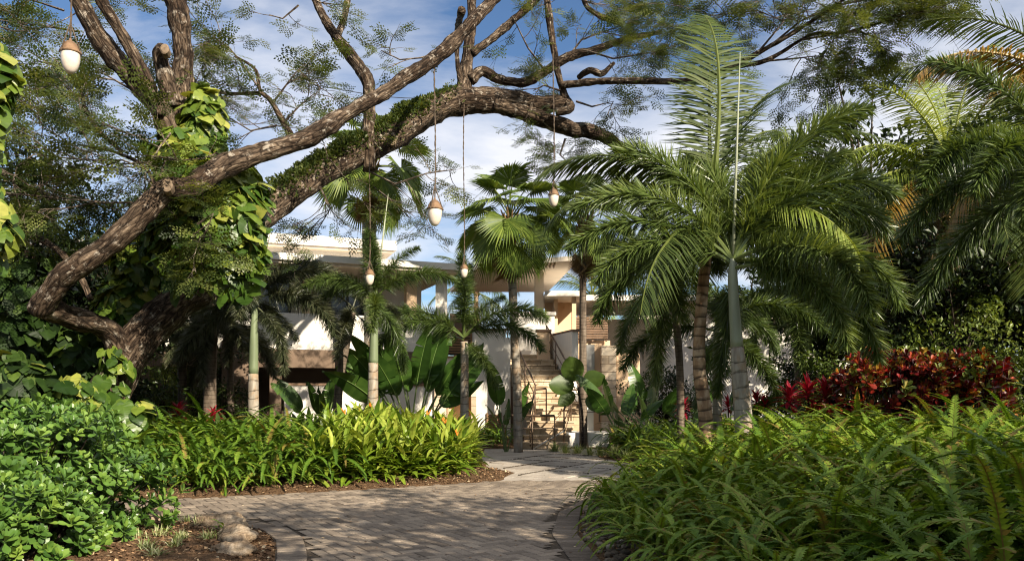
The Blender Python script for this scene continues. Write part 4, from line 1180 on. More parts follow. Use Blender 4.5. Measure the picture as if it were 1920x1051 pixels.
pothos('pothos with broad pale veined leaves at the foot of the trunk', [(150, 745, 12.8, 0.5, 0.4, 0.4, 60), (215, 710, 13.6, 0.3, 0.3, 0.6, 30), (230, 775, 12.8, 0.6, 0.4, 0.25, 45)], bright=0.5)
# ------------------------------------------------------------------ palm fronds (one mesh per shape, shared by all palms)
Z3 = np.array([0, 0, 1.0])
def rachis(L, elev, droop, n=26, pw=1.25, side=0.0):
    t = np.linspace(0, 1, n); a = rad(elev) - rad(droop) * t ** pw
    a = np.maximum(a, rad(-88)); s = side * t ** 2
    st = L / (n - 1)
    d = np.stack([np.cos(a) * np.cos(s), np.cos(a) * np.sin(s), np.sin(a)], 1)
    p = np.concatenate([[[0, 0, 0]], np.cumsum(d[:-1] * st, axis=0)])
    return p, d

def at_t(p, d, t):
    n = len(p); f = t * (n - 1); i = np.clip(f.astype(int), 0, n - 2); u = (f - i)[:, None]
    return p[i] * (1 - u) + p[i + 1] * u, unit(d[i] * (1 - u) + d[i + 1] * u)

def foxtail_frond(elev, seed, L=2.5, droop=100, nl=1050, ll=0.42):
    r = np.random.default_rng(seed); p, d = rachis(L, elev, droop, pw=1.15, side=r.normal(0, 0.25))
    g = Geo(); g.tube(p, np.linspace(0.03, 0.006, len(p)), 5, cap=False, tint=0.75)
    t = np.sort(r.uniform(0.13, 1.0, nl)); b, T = at_t(p, d, t)
    Y = unit(np.cross(np.broadcast_to(Z3, T.shape), T)); Nn = np.cross(T, Y)
    ph = r.uniform(0, 2 * np.pi, nl)
    out = Y * np.cos(ph)[:, None] + Nn * np.sin(ph)[:, None]
    dirn = unit(T * (0.38 + 0.35 * t[:, None]) + out * 0.9 + r.normal(0, 0.12, (nl, 3)))
    w = unit(np.cross(dirn, out + r.normal(0, 0.4, (nl, 3))))
    prof = (0.55 + 0.45 * np.sin(np.pi * np.clip(t, 0, 1) ** 0.8)) * np.where(t > 0.93, 0.75, 1)
    g.ribbons(b, dirn, w, ll * prof * r.uniform(0.75, 1.15, nl), r.uniform(0.012, 0.021, nl), 0.42, np.clip(0.5 + 0.16 * np.sin(ph) + r.normal(0, 0.16, nl), 0, 1))
    return g

def coconut_frond(elev, seed, L=4.0, droop=85, npair=80, ll=0.95, hang=0.9):
    r = np.random.default_rng(seed); p, d = rachis(L, elev, droop, pw=1.45, side=r.normal(0, 0.15))
    g = Geo(); g.tube(p, np.linspace(0.045, 0.007, len(p)), 5, cap=False, tint=0.9)
    for sd in (-1, 1):
        t = np.clip(np.linspace(0.16, 0.995, npair) + r.normal(0, 0.003, npair), 0, 1); b, T = at_t(p, d, t)
        Y = unit(np.cross(np.broadcast_to(Z3, T.shape), T)); Nn = np.cross(T, Y)
        fwd = 0.35 + 0.75 * t[:, None] ** 1.5
        gone = np.where(r.uniform(0, 1, npair) < 0.07, r.uniform(0.15, 0.6, npair), 1.0)
        dirn = unit(T * fwd + sd * Y * 0.95 + Nn * r.normal(0.05, 0.09, (npair, 1)) - Z3 * 0.12 + r.normal(0, 0.03, (npair, 3)))
        w = unit(np.cross(dirn, Nn + sd * Y * 0.5))
        prof = np.sin(np.pi * np.clip(0.14 + 0.8 * t, 0, 1)) ** 0.7
        g.ribbons(b, dirn, w, ll * prof * gone * r.uniform(0.88, 1.08, npair), 0.034 * (0.6 + 0.4 * prof), hang * r.uniform(0.7, 1.3, npair), np.clip(0.5 + r.normal(0, 0.13, npair), 0, 1))
    return g

def fan_leaf(elev, seed, petiole=0.95, R=0.85, nseg=44):
    r = np.random.default_rng(seed); p, d = rachis(petiole, elev, 22, 10, 1.5)
    g = Geo(); g.tube(p, np.linspace(0.022, 0.014, len(p)), 5, cap=False, tint=0.85)
    hub, A = p[-1], d[-1]
    tilt = rad(-18 - 0.12 * (90 - elev)); Yv = np.array([0, 1.0, 0]); Nv = np.cross(A, Yv)
    A2 = A * math.cos(tilt) + Nv * -math.sin(tilt) * -1; A2 = unit(A2); Nv = np.cross(A2, Yv)
    th = np.linspace(-rad(128), rad(128), nseg + 1)
    V, Lp, T, ti = [], [], [], []
    def pos(a, q_, z):
        cup = 0.16 * abs(math.sin(a)) * q_
        return hub + (A2 * math.cos(a) + Yv * math.sin(a)) * q_ + Nv * (cup + z) - Z3 * 0.16 * q_ * q_
    for i in range(nseg):
        a0, a1 = th[i], th[i + 1]; am = (a0 + a1) / 2
        R1 = R * (0.74 + 0.26 * math.cos(am * 0.72)) * r.uniform(0.94, 1.05); Ri = R1 * 0.66
        n = len(V)
        V += [hub, pos(a0, Ri, 0), pos(am, Ri, 0.022), pos(a1, Ri, 0)]
        dz = -Z3 * r.uniform(0.03, 0.16)
        V += [pos(am, R1, 0.0) + dz]
        Lp += [n, n + 1, n + 2, n, n + 2, n + 3, n + 1, n + 4, n + 2, n + 2, n + 4, n + 3]; T += [3] * 4
        q_ = float(np.clip(0.5 + r.normal(0, 0.1), 0, 1)); ti += [q_, q_ + 0.06, q_, q_ + 0.06]
    g.add(np.array(V), Lp, T, ti)
    return g

LIB = {}
for i, e in enumerate((80, 55, 30, 5, -25)):
    for s in (0, 1):
        LIB[('fox', e, s)] = foxtail_frond(e, 100 + i * 7 + s, droop=(60, 90, 100, 85, 60)[i]).mesh('frond', M['fox'])
        LIB[('coco', e, s)] = coconut_frond(e, 200 + i * 7 + s, droop=(50, 75, 88, 80, 58)[i], hang=(0.35, 0.6, 0.9, 1.0, 1.0)[i]).mesh('frond', M['coco'])
        LIB[('fan', e, s)] = fan_leaf(e, 300 + i * 7 + s).mesh('fan_leaf', M['fan'])

def frond(root, kind, pos, az, elev, sc=1.0, mat=None, seed=None, name=None):
    e = min((80, 55, 30, 5, -25), key=lambda q_: abs(q_ - elev))
    s = random.randint(0, 1) if seed is None else seed
    o = link(name or ('fan_leaf' if kind == 'fan' else 'frond'), LIB[(kind, e, s)], root, Vector(pos) - root.location, rad(az), sc, rx=random.gauss(0, 0.12), ry=-rad(elev - e))
    if mat:
        o.material_slots[0].link = 'OBJECT'; o.material_slots[0].material = M[mat]
    return o

def trunk_of(root, spec, mat, sides=16, sub=6, lump=0.03, name='trunk', flare=0.0):
    pts, r = px(spec)
    if flare:
        z0 = min(0.0, pts[0][2]); 
    g = Geo(); g.tube(pts, r, sides, sub, lump, lump_scale=4)
    obj(name, g, M[mat], root, True); return pts

def ground_pt(spec):
    p = P(*spec[:3]); p[2] = max(0.0, float(gheight(p[0], p[1])))
    return p

def spear(root, top, L, lean=(0, 0), mat='shaft_pale', r=0.03):
    g = Geo(); t = np.array(top); g.tube([t, t + np.array([lean[0] * 0.5, lean[1] * 0.5, L * 0.5]), t + np.array([lean[0], lean[1], L])], [r, r * 0.7, r * 0.2], 6)
    obj('spear_leaf', g, M[mat], root, True)

def crown(root, kind, top, n, e0, e1, sc, mat=None, az0=0.0, jit=12, skip=(), dead=0):
    for i in range(n):
        f = i / max(1, n - 1); az = az0 + i * 137.5 + random.gauss(0, 8)
        e = e0 + (e1 - e0) * f ** 0.9 + random.gauss(0, jit * 0.5)
        if i in skip: continue
        frond(root, kind, np.array(top) + np.array([0, 0, -0.18 * f * sc]), az, e, sc * random.uniform(0.88, 1.1), mat)

def foxtail(label, spec, shaft, top, n, sc, mat='fox', tr='foxtrunk', group='foxtail palms', e0=72, e1=-28, az0=0, extra=(), sp=None, shaft_mat='shaft'):
    b = ground_pt(spec[0]); t = thing('foxtail_palm', label, 'palm tree', tuple(b), group)
    pts, r = px(spec); pts[0][2] = b[2] - 0.05
    g = Geo(); g.tube(pts, r, 16, 6, 0.03, lump_scale=4); obj('trunk', g, M[tr], t, True)
    if shaft:
        ps, rs = px(shaft); g = Geo(); g.tube(ps, rs, 14, 5, 0.02); obj('crownshaft', g, M[shaft_mat], t, True)
    tp = P(*top)
    crown(t, 'fox', tp, n, e0, e1, sc, mat, az0)
    for az, e, s in extra: frond(t, 'fox', tp, az, e, s, mat)
    if sp: spear(t, tp, *sp)
    return t

# left row
foxtail('slim foxtail palm with green crownshaft at the left of the garden wall', [(476, 800, 18, 10.5), (475, 745, 18, 10), (475, 700, 18, 9)], [(475, 702, 18, 9), (476, 640, 18, 8), (477, 590, 18, 6), (477, 545, 18, 4)], (478, 560, 18), 6, 0.82, 'fox_dull', e0=74, e1=-30, az0=20,
        extra=[(5, 50, 1.0), (350, 20, 0.95), (20, 25, 0.9), (185, 30, 0.85), (200, 0, 0.8)], sp=(1.5, (0.35, 0)))
foxtail('foxtail palm with a dark trunk leaning to the right', [(628, 805, 19, 8), (636, 720, 19, 8), (650, 640, 19, 7.5), (660, 585, 19, 7)], None, (662, 575, 19), 6, 0.72, 'fox_dull', tr='darktrunk', e0=70, e1=-35, az0=70)
foxtail('foxtail palm with a tall unopened spear behind the heliconias', [(698, 805, 17.5, 11), (699, 740, 17.5, 10), (700, 680, 17.5, 9)], [(700, 682, 17.5, 9), (701, 640, 17.5, 8), (703, 590, 17.5, 5), (704, 545, 17.5, 3.5)], (704, 560, 17.5), 4, 0.66, 'fox', e0=78, e1=-25, az0=0,
        extra=[(0, 52, 0.8), (100, 80, 0.85), (275, 78, 0.7), (175, 48, 0.7)], sp=(2.3, (0.28, 0)))
foxtail('foxtail palm with a grey trunk in front of the stair wall', [(871, 815, 19.5, 8.5), (871, 740, 19.5, 8), (871, 660, 19.5, 7.5), (870, 640, 19.5, 7)], None, (869, 632, 19.5), 3, 0.62, 'fox', e0=76, e1=-20, az0=10,
        extra=[(175, 48, 1.0), (190, 38, 0.95), (5, 50, 1.0), (-5, 35, 0.9), (270, 85, 0.9), (90, 82, 1.0)])
# right group
foxtail('tall foxtail palm with a smooth grey bulging trunk rising from the ferns', [(1398, 850, 13, 16.5), (1394, 790, 13, 17), (1388, 720, 13, 15.5), (1382, 650, 13, 12)], [(1382, 652, 13, 12), (1377, 580, 13, 10), (1374, 520, 13, 9), (1374, 485, 13, 6)], (1374, 488, 13), 4, 1.1, 'fox_bright', e0=76, e1=-28, az0=30, shaft_mat='shaft_pale',
        extra=[(0, 50, 1.35), (350, 28, 1.25), (12, 62, 1.4), (310, 15, 1.2), (172, 45, 1.2), (165, 22, 1.1), (335, 0, 1.2), (30, 70, 1.2), (20, 76, 1.45), (160, 74, 1.35), (60, 72, 1.3), (120, 76, 1.3), (165, 60, 1.25)], sp=(3.4, (0.12, 0)))
foxtail('foxtail palm whose thin dark trunk hides behind hanging plumes', [(1277, 790, 16.5, 7), (1275, 700, 16.5, 7), (1268, 600, 16.5, 7), (1262, 520, 16.5, 6)], None, (1260, 505, 16.5), 4, 1.05, 'fox_bright', tr='darktrunk', e0=70, e1=-35, az0=200,
        extra=[(235, 30, 1.1), (255, 8, 1.1), (215, 20, 0.95), (190, 50, 0.75), (280, 35, 1.1)])
foxtail('foxtail palm with a pale green crownshaft behind two larger trunks', [(1345, 790, 17, 9), (1345, 740, 17, 9), (1345, 700, 17, 8.5)], [(1345, 702, 17, 8.5), (1344, 650, 17, 7.5), (1344, 610, 17, 5)], (1344, 612, 17), 6, 0.9, 'fox', e0=72, e1=-25, az0=120, shaft_mat='shaft_pale',
        extra=[(30, 30, 0.9), (330, 40, 1.0)])
foxtail('foxtail palm at the right edge with dense dark plumes', [(2000, 900, 10.0, 16), (1995, 700, 10.0, 15), (1988, 500, 10.0, 13), (1980, 360, 10.0, 11)], None, (1976, 320, 10.0), 7, 0.85, 'fox', e0=72, e1=-35, az0=180, tr='darktrunk',
        extra=[(190, 35, 0.9), (215, 28, 0.85), (175, 12, 0.85), (240, 20, 0.85)])
foxtail('foxtail palm farther back in the shade on the right', [(1500, 790, 20, 7), (1497, 700, 20, 7), (1490, 560, 20, 6)], None, (1490, 545, 20), 9, 1.05, 'fox', tr='darktrunk', e0=70, e1=-35, az0=10)

def coconut(label, spec, top, n, sc, e0=82, e1=-40, az0=0, extra=(), mats=('coco',), name='coconut_palm', group='coconut palms', tr='cocotrunk', deadn=2):
    b = ground_pt(spec[0]); t = thing(name, label, 'palm tree', tuple(b), group)
    pts, r = px(spec); pts[0][2] = b[2] - 0.05
    g = Geo(); g.tube(pts, r, 14, 6, 0.05, lump_scale=5); obj('trunk', g, M[tr], t, True)
    tp = P(*top)
    g = Geo()
    for k_ in range(26):                                   # fibrous leaf bases below the crown
        a = k_ * 2.4; o = np.array([math.cos(a), math.sin(a), 0]); q0 = tp + o * 0.06 + np.array([0, 0, -0.55 + 0.022 * k_])
        g.tube([q0, q0 + o * 0.06 + np.array([0, 0, 0.14]), q0 + o * 0.13 + np.array([0, 0, 0.24 + 0.06 * math.sin(k_ * 1.7)])], [0.05, 0.042, 0.022], 5, tint=random.random() * 0.7)
    obj('leaf_bases', g, M['dead'], t)
    for i in range(n):
        f = i / max(1, n - 1); az = az0 + i * 137.5 + random.gauss(0, 7); e = e0 + (e1 - e0) * f + random.gauss(0, 5)
        frond(t, 'coco', tp + np.array([0, 0, -0.25 * f]), az, e, sc * random.uniform(0.9, 1.08), mats[i % len(mats)])
    for ex in extra: frond(t, 'coco', tp, ex[0], ex[1], ex[2], ex[3] if len(ex) > 3 else mats[0])
    for k_ in range(deadn):
        o = frond(t, 'coco', tp + np.array([0, 0, -0.55]), az0 + 100 + 125 * k_, -25, sc * 0.55, 'dead', name='dead_frond'); o.rotation_euler[1] += rad(30)
    return t
coconut('coconut palm with a brown ringed trunk beside the grey bulging trunk', [(1328, 815, 14, 14), (1322, 770, 14, 13), (1312, 700, 14, 12), (1312, 620, 14, 11), (1318, 540, 14, 10.5), (1326, 460, 14, 10), (1332, 395, 14, 12)], (1334, 385, 14), 5, 0.85, e0=55, e1=-20, az0=40,
        extra=[(95, 86, 1.2), (70, 80, 1.1), (178, 42, 0.86), (170, 28, 0.82), (0, 50, 0.84), (20, 12, 0.8), (15, 72, 0.86)], mats=('coco', 'coco', 'coco_lime'), deadn=0)
coconut('pale green coconut palm against the cloud at the upper right', [(1795, 800, 18, 9), (1793, 650, 18, 8.5), (1790, 500, 18, 8), (1785, 350, 18, 8)], (1784, 320, 18), 9, 0.95, e1=-20, az0=10,
        extra=[(180, 30, 0.85, 'coco_lime'), (190, 5, 0.85, 'coco_lime'), (100, 84, 0.85), (80, 80, 0.8), (200, 62, 0.8), (0, 66, 0.8), (265, 30, 0.8, 'coco_lime'), (205, -10, 0.9, 'coco_gold'), (170, -5, 0.8, 'coco_lime')], mats=('coco_lime', 'coco'))
coconut('coconut palm beyond the right edge reaching in with golden dying fronds', [(2090, 900, 11, 15), (2085, 600, 11, 14), (2060, 250, 11, 13)], (2055, 190, 11), 4, 0.75, e1=-25, az0=30,
        extra=[(182, 38, 0.74, 'coco_gold'), (192, 30, 0.5, 'coco_gold'), (178, -20, 0.7, 'coco_gold'), (170, 60, 0.7, 'coco')])
coconut('far small coconut palm seen through the gap under the canopy roof', [(893, 760, 44, 5), (893, 640, 44, 4.5), (893, 545, 44, 4)], (893, 540, 44), 11, 0.8, e1=-20, az0=60, extra=[(0, 40, 0.8), (180, 40, 0.8)], mats=('coco_lime', 'coco'))
coconut('far coconut palm behind the porch roof to the right', [(1112, 760, 44, 5), (1112, 640, 44, 4.5), (1110, 560, 44, 4)], (1110, 552, 44), 12, 0.85, e1=-20, az0=20, extra=[(0, 40, 0.8), (180, 40, 0.8)], mats=('coco_lime', 'coco'))

def fanpalm(label, spec, top, n, sc, e0=85, e1=-45, az0=0, dead=8, tr='foxtrunk', skirt=0.5, mats=('fan',)):
    b = ground_pt(spec[0]); t = thing('fan_palm', label, 'palm tree', tuple(b), 'fan palms')
    pts, r = px(spec); pts[0][2] = b[2] - 0.05
    g = Geo(); g.tube(pts, r, 14, 6, 0.05, lump_scale=5); obj('trunk', g, M[tr], t, True)
    tp = P(*top)
    g = Geo()
    for k_ in range(30):
        a = k_ * 2.4; o = np.array([math.cos(a), math.sin(a), 0]); q0 = tp + o * 0.06 + np.array([0, 0, -0.7 + 0.02 * k_])
        g.tube([q0, q0 + o * 0.09 + np.array([0, 0, 0.25]), q0 + o * 0.2 + np.array([0, 0, 0.5])], [0.035, 0.03, 0.018], 5)
    obj('leaf_bases', g, M['dead'], t)
    for i in range(n):
        f = i / max(1, n - 1); az = az0 + i * 137.5 + random.gauss(0, 8); e = e0 + (e1 - e0) * f ** 0.85 + random.gauss(0, 5)
        frond(t, 'fan', tp + np.array([0, 0, 0.15 - 0.35 * f]), az, e, sc * random.uniform(0.88, 1.1), mats[i % len(mats)])
    for i in range(dead):
        o = frond(t, 'fan', tp + np.array([0, 0, -0.45 - 0.12 * random.random()]), i * 360 / dead + random.gauss(0, 12), -25, sc * random.uniform(0.55, 0.75), 'dead', name='dead_leaf')
        o.rotation_euler[1] += rad(random.uniform(35, 58))
    return t
fanpalm('fan palm with a full round crown and slim pale trunk by the stair', [(972, 830, 20.6, 9), (970, 740, 20.6, 8.5), (966, 650, 20.6, 8), (962, 560, 20.6, 8), (958, 480, 20.6, 8)], (957, 416, 20.6), 24, 0.95, e1=-30, az0=0, dead=5)
fanpalm('tall fan palm with a skirt of dead leaves behind the leaning bough', [(692, 800, 22.5, 9), (692, 680, 22.5, 9), (692, 560, 22.5, 9), (692, 440, 22.5, 13), (694, 370, 22.5, 14)], (695, 312, 22.5), 20, 1.05, e1=-42, az0=33, dead=12, tr='foxtrunk')
fanpalm('fan palm with a straight dark trunk and brown hanging leaves right of the canopy roof', [(1094, 830, 22, 8), (1093, 700, 22, 7), (1093, 560, 22, 6.5), (1094, 470, 22, 7)], (1097, 418, 22), 14, 0.9, e1=-14, az0=80, dead=10, tr='darktrunk')
# ------------------------------------------------------------------ big paddle leaves
def paddle(seed, Lp=1.3, Lb=1.3, W=0.56, elev=70, droop=45, tear=0.3, roll=0.0):
    """petiole plus a torn paddle blade; returns two Geos"""
    r = random.Random(seed); p, d = rachis(Lp + Lb, elev, droop, 34, 1.8, r.gauss(0, 0.2))
    n = len(p); k0 = int(n * Lp / (Lp + Lb))
    gs = Geo(); gs.tube(p[:k0 + 2], np.linspace(0.028, 0.014, k0 + 2), 6, cap=False)
    g = Geo(); g.tube(p[k0:], np.linspace(0.015, 0.004, n - k0), 5, cap=False, tint=0.9)
    Y = unit(np.cross(np.broadcast_to(Z3, d.shape), d)); Nn = np.cross(d, Y)
    rl = roll * np.clip((np.arange(n) - k0 * 0.7) / (n * 0.25), 0, 1)[:, None]
    Y, Nn = Y * np.cos(rl) + Nn * np.sin(rl), Nn * np.cos(rl) - Y * np.sin(rl)
    V, L, T, ti = [], [], [], []
    for sd in (-1, 1):
        off = 0.0; gapn = False
        for i in range(k0, n - 1):
            t0 = (i - k0) / (n - 1 - k0); t1 = (i + 1 - k0) / (n - 1 - k0)
            w0 = W * 0.5 * (math.sin(math.pi * (0.08 + 0.92 * t0) ** 0.75)) ** 0.75 if t0 > 0 else W * 0.16
            w1 = W * 0.5 * max(0.0, math.sin(math.pi * min(1, (0.08 + 0.92 * t1)) ** 0.75)) ** 0.75
            if r.random() < tear: off = r.uniform(-0.09, 0.03); gap = r.uniform(0.15, 0.5)
            else: gap = 0.0
            fold = 0.16
            def e(i_, w_, sh): return p[i_] + d[i_] * (0.1 * w_ + sh) + sd * Y[i_] * w_ * 0.95 + Nn[i_] * (fold * w_ + off) - Z3 * 0.14 * w_
            b0 = V.__len__()
            sh = gap * (p[1] - p[0])[0] if False else gap * (Lp + Lb) / n
            V += [p[i], e(i, w0, sh), e(i + 1, w1, 0), p[i + 1]]
            L += [b0, b0 + 1, b0 + 2, b0 + 3]; T.append(4); ti.append(min(1, max(0, 0.5 + r.gauss(0, 0.06) + sd * 0.05)))
    g.add(np.array(V), L, T, ti)
    return gs, g
PADLIB = {}
for e in (84, 66, 45, 20):
    for s in (0, 1):
        gs, g = paddle(int(e * 3 + s), elev=e, droop={84: 14, 66: 26, 45: 40, 20: 40}[e], tear=0.28 if s else 0.12, roll=-0.8 if s else 0.9)
        PADLIB[(e, s)] = (gs.mesh('petiole', M['stalk']), g.mesh('leaf', M['banana']))
def paddle_plant(label, base, n, sc, e0=86, e1=35, az0=0, group='paddle leaved plants', fan=None, name='bird_of_paradise', cat='plant', extra=()):
    b = P(*base); b[2] = float(gheight(b[0], b[1]))
    t = thing(name, label, cat, tuple(b), group)
    items = []
    for i in range(n):
        f = i / max(1, n - 1)
        if fan is None: items.append((az0 + i * 137.5 + random.gauss(0, 10), e0 + (e1 - e0) * f, sc * random.uniform(0.8, 1.08)))
        else:                                               # leaves in one plane like an open hand fan
            a = -1 + 2 * f; items.append((fan + (0 if a > 0 else 180) + random.gauss(0, 9), 87 - 33 * abs(a) ** 1.2, sc * random.uniform(0.88, 1.08)))
    for az, e, s in items + list(extra):
        q_ = min((84, 66, 45, 20), key=lambda u: abs(u - e)); sd = random.randint(0, 1)
        a, l = PADLIB[(q_, sd)]
        lo = (random.gauss(0, 0.08), random.gauss(0, 0.08), 0.0)
        o = link('leaf', l, t, lo, rad(az), s, ry=-rad(e - q_)); c_ = link('petiole', a, o)
    return t
paddle_plant('tall travellers palm fanning torn paddle leaves before the garden wall', (775, 800, 19.5), 14, 1.18, fan=12, name='travellers_palm', cat='palm', group=None, extra=[(20, 66, 1.2), (170, 70, 1.3)])
paddle_plant('bird of paradise clump with upright leaves before the white garden wall', (600, 800, 20), 5, 0.85, 86, 62, 30, extra=[(185, 70, 0.8), (355, 80, 0.95)])
paddle_plant('young paddle leaved plant standing at the left foot of the stair', (950, 815, 20.8), 4, 0.6, 86, 66, 80, extra=[(190, 84, 0.95), (10, 78, 0.75)])
paddle_plant('glossy paddle leaved clump right of the stair', (1165, 815, 20.5), 8, 0.75, 84, 48, 10, extra=[(180, 66, 0.9)])
paddle_plant('paddle leaved plant among the red cordylines between the right trunks', (1365, 790, 19.5), 7, 0.8, 86, 50, 10)
paddle_plant('dark paddle leaved clump behind the glossy one near the court', (1225, 800, 22), 7, 0.9, 85, 50, 45)

# round leaved plant in front of the upper flight
b = P(1092, 830, 21.0); b[2] = 0.03
t = thing('big_leaf_plant', 'thin stemmed plant with three broad oval leaves in front of the stair rails', 'plant', tuple(b))
g = Geo(); st = [b, P(1092, 780, 21.0), P(1086, 740, 21.0), P(1084, 725, 21.0)]; g.tube(st, 0.03, 7, 4); obj('stem', g, M['bark_dark'], t, True)
for (x, y, ang, s) in ((1083, 722, 105, 0.95), (1088, 722, 30, 0.75), (1084, 726, 165, 0.85), (1090, 745, -20, 0.6), (1086, 735, 200, 0.6)):
    g = Geo(); V, L, T = [], [], []; q0 = P(x, y, 20.9); a = rad(ang); dirv = np.array([math.cos(a), -0.25, math.sin(a)]); dirv = dirv / np.linalg.norm(dirv); sv = np.cross(dirv, np.array([0.1, -1, 0.15])); sv /= np.linalg.norm(sv); nv_ = np.cross(sv, dirv)
    for i in range(11):
        u = i / 10; w_ = 0.33 * s * math.sin(math.pi * min(1, 0.03 + 0.97 * u) ** 0.85) ** 0.7 if i < 10 else 0
        c_ = q0 + dirv * (0.12 + u * 0.85 * s) - np.array([0, 0, 0.12 * u * u])
        V += [c_ - sv * w_ - nv_ * 0.3 * w_, c_, c_ + sv * w_ - nv_ * 0.3 * w_]
    for i in range(10):
        for k_ in (0, 1): L += [i * 3 + k_, i * 3 + k_ + 1, i * 3 + k_ + 4, i * 3 + k_ + 3]; T.append(4)
    g.add(np.array(V), L, T, 0.35); g.tube([P(x, y + 3, 20.95), q0 + dirv * 0.13], 0.012, 5); obj('leaf', g, M['mid_leaf'], t, True)

# ------------------------------------------------------------------ fern beds
def fern_frond(seed, L=0.75, W=0.047, elev=62, droop=95, npair=30):
    r = np.random.default_rng(seed); p, d = rachis(L, elev, droop, 12, 1.25, r.normal(0, 0.35))
    g = Geo()
    for sd in (-1, 1):
        t = np.linspace(0.12, 0.985, npair); b, T = at_t(p, d, t)
        Y = unit(np.cross(np.broadcast_to(Z3, T.shape), T)); Nn = np.cross(T, Y)
        dirn = unit(T * 0.3 + sd * Y + Nn * 0.18 + r.normal(0, 0.06, (npair, 3)))
        prof = np.sin(np.pi * np.clip(0.12 + 0.86 * t, 0, 1)) ** 0.55
        ll = W * prof
        n = npair; w_ = T * (L / npair * 0.95)
        V = np.stack([b - w_ * 0.8, b + w_ * 0.8, b + dirn * ll[:, None] + w_ * 0.25], 1)
        g.add(V.reshape(-1, 3), np.arange(3 * n), [3] * n, np.clip(0.5 + r.normal(0, 0.08, n), 0, 1))
    g.tube(p, np.linspace(0.005, 0.002, len(p)), 3, cap=False, tint=0.75)
    return g
def tpl_of(g):
    return np.concatenate(g.v), np.concatenate(g.l), np.concatenate(g.t), np.concatenate(g.c)
FERNS = [tpl_of(fern_frond(i, elev=(76, 62, 52, 40, 28, 58)[i], droop=(88, 112, 112, 98, 82, 130)[i], L=(1.0, 0.95, 0.92, 0.85, 0.8, 1.1)[i])) for i in range(6)]

def strew(poly, step, jit=0.5):
    P_ = np.array(poly); x0, y0 = P_.min(0); x1, y1 = P_.max(0)
    X, Y = np.meshgrid(np.arange(x0, x1, step), np.arange(y0, y1, step)); X = X.ravel() + rng.uniform(-jit, jit, X.size) * step; Y = Y.ravel() + rng.uniform(-jit, jit, Y.size) * step
    ok = inside(poly, X, Y) & ~inside(PAVED, X, Y) & ~inside(PATH, X, Y)
    return X[ok], Y[ok]

def fern_bed(name, label, poly, step, per, size, lift=None, mat='fern', mean=0.5, sd=0.2, edge=None):
    X, Y = strew(poly, step); g = Geo(); n = len(X)
    Zg = gheight(X, Y)
    s0 = size * rng.uniform(0.75, 1.2, n) * (1 + 0.35 * noise2(X, Y, 0.7, 4.0))
    if lift is not None: s0 = s0 * lift(X, Y)
    tm = np.clip(mean + 0.2 * noise2(X, Y, 0.9, 9.0), 0, 1)
    for k_, (V, l, t, c) in enumerate(FERNS):
        idx = np.concatenate([np.arange(n)] * max(1, round(per / 6)))
        m = len(idx)
        a = rng.uniform(0, 2 * np.pi, m); s_ = s0[idx] * rng.uniform(0.75, 1.15, m); tl = rng.normal(0, 0.16, (m, 2))
        Mx = np.zeros((m, 3, 3)); ca, sa = np.cos(a), np.sin(a)
        Mx[:, 0, 0] = ca; Mx[:, 0, 1] = -sa; Mx[:, 1, 0] = sa; Mx[:, 1, 1] = ca; Mx[:, 2, 2] = 1; Mx[:, 2, 0] = tl[:, 0]; Mx[:, 2, 1] = tl[:, 1]
        T_ = np.column_stack([X[idx] + rng.normal(0, 0.06, m), Y[idx] + rng.normal(0, 0.06, m), Zg[idx] + 0.02 + rng.uniform(0, 0.12, m) * s0[idx]])
        tt = np.clip(tm[idx] + rng.normal(0, sd, m), 0, 1); brown = rng.uniform(0, 1, m) < 0.05; tt = np.where(brown, 1.0, np.minimum(tt, 0.88))
        g.scatter((V, l, t), Mx * s_[:, None, None], T_, np.zeros(m))
        cc = g.c[-1].reshape(m, -1); g.c[-1] = np.clip(tt[:, None] + (c[None, :] - 0.5) * 0.7, 0, 1).ravel().astype(np.float32)
    o = obj(name, g, M[mat]); tag(o, label, 'fern', kind='stuff'); print(name, n, 'clumps', sum(len(x) for x in g.t), 'faces')
RB1 = [(1.55, 4.3), (1.3, 6.0), (1.12, 7.2), (1.08, 8.5), (1.25, 10), (1.85, 11.5), (2.4, 13), (4.6, 13.8), (11, 13.4), (11, 4.3)]
RB2 = [(2.4, 13.0), (2.75, 14.5), (3.0, 15.6), (3.05, 17), (2.7, 18.6), (3.1, 20.5), (9, 20.5), (9, 14.0), (4.6, 13.8)]
fern_bed('fern_bed', 'broad mound of arching sword ferns filling the right foreground', RB1, 0.22, 12, 0.85, lambda X, Y: 0.75 + 0.35 * sstep(0, 1.6, dist_to(RIGHT_EDGE, X, Y, False)), mean=0.76)
fern_bed('fern_bed', 'sunlit lime green ferns around the feet of the right hand palms', RB2, 0.3, 12, 0.85, mean=0.8)
LB1 = [(-9.5, 11.4), (-5.0, 11.7), (-3.3, 12.4), (-2.9, 13.1), (-3.0, 16.2), (-9.5, 16.2)]
fern_bed('fern_bed', 'long bank of green ferns along the left edge of the drive', LB1, 0.28, 12, 1.05, lambda X, Y: 0.7 + 0.4 * sstep(0, 1.0, dist_to(LEFT_EDGE, X, Y, False)), mean=0.5)
fern_bed('fern_bed', 'low ferns in the small bed at the door and stair foot', [(-1.4, 19.5), (-0.9, 22.0), (-0.1, 22.2), (-0.1, 24), (-2.2, 24), (-2.2, 19.5)], 0.36, 12, 0.72, mean=0.45)
fern_bed('fern_bed', 'dark ferns below the glossy paddle leaves right of the stair', [(2.7, 18.4), (2.75, 22.0), (5.5, 22.5), (5.5, 19)], 0.36, 12, 0.95, mean=0.42)

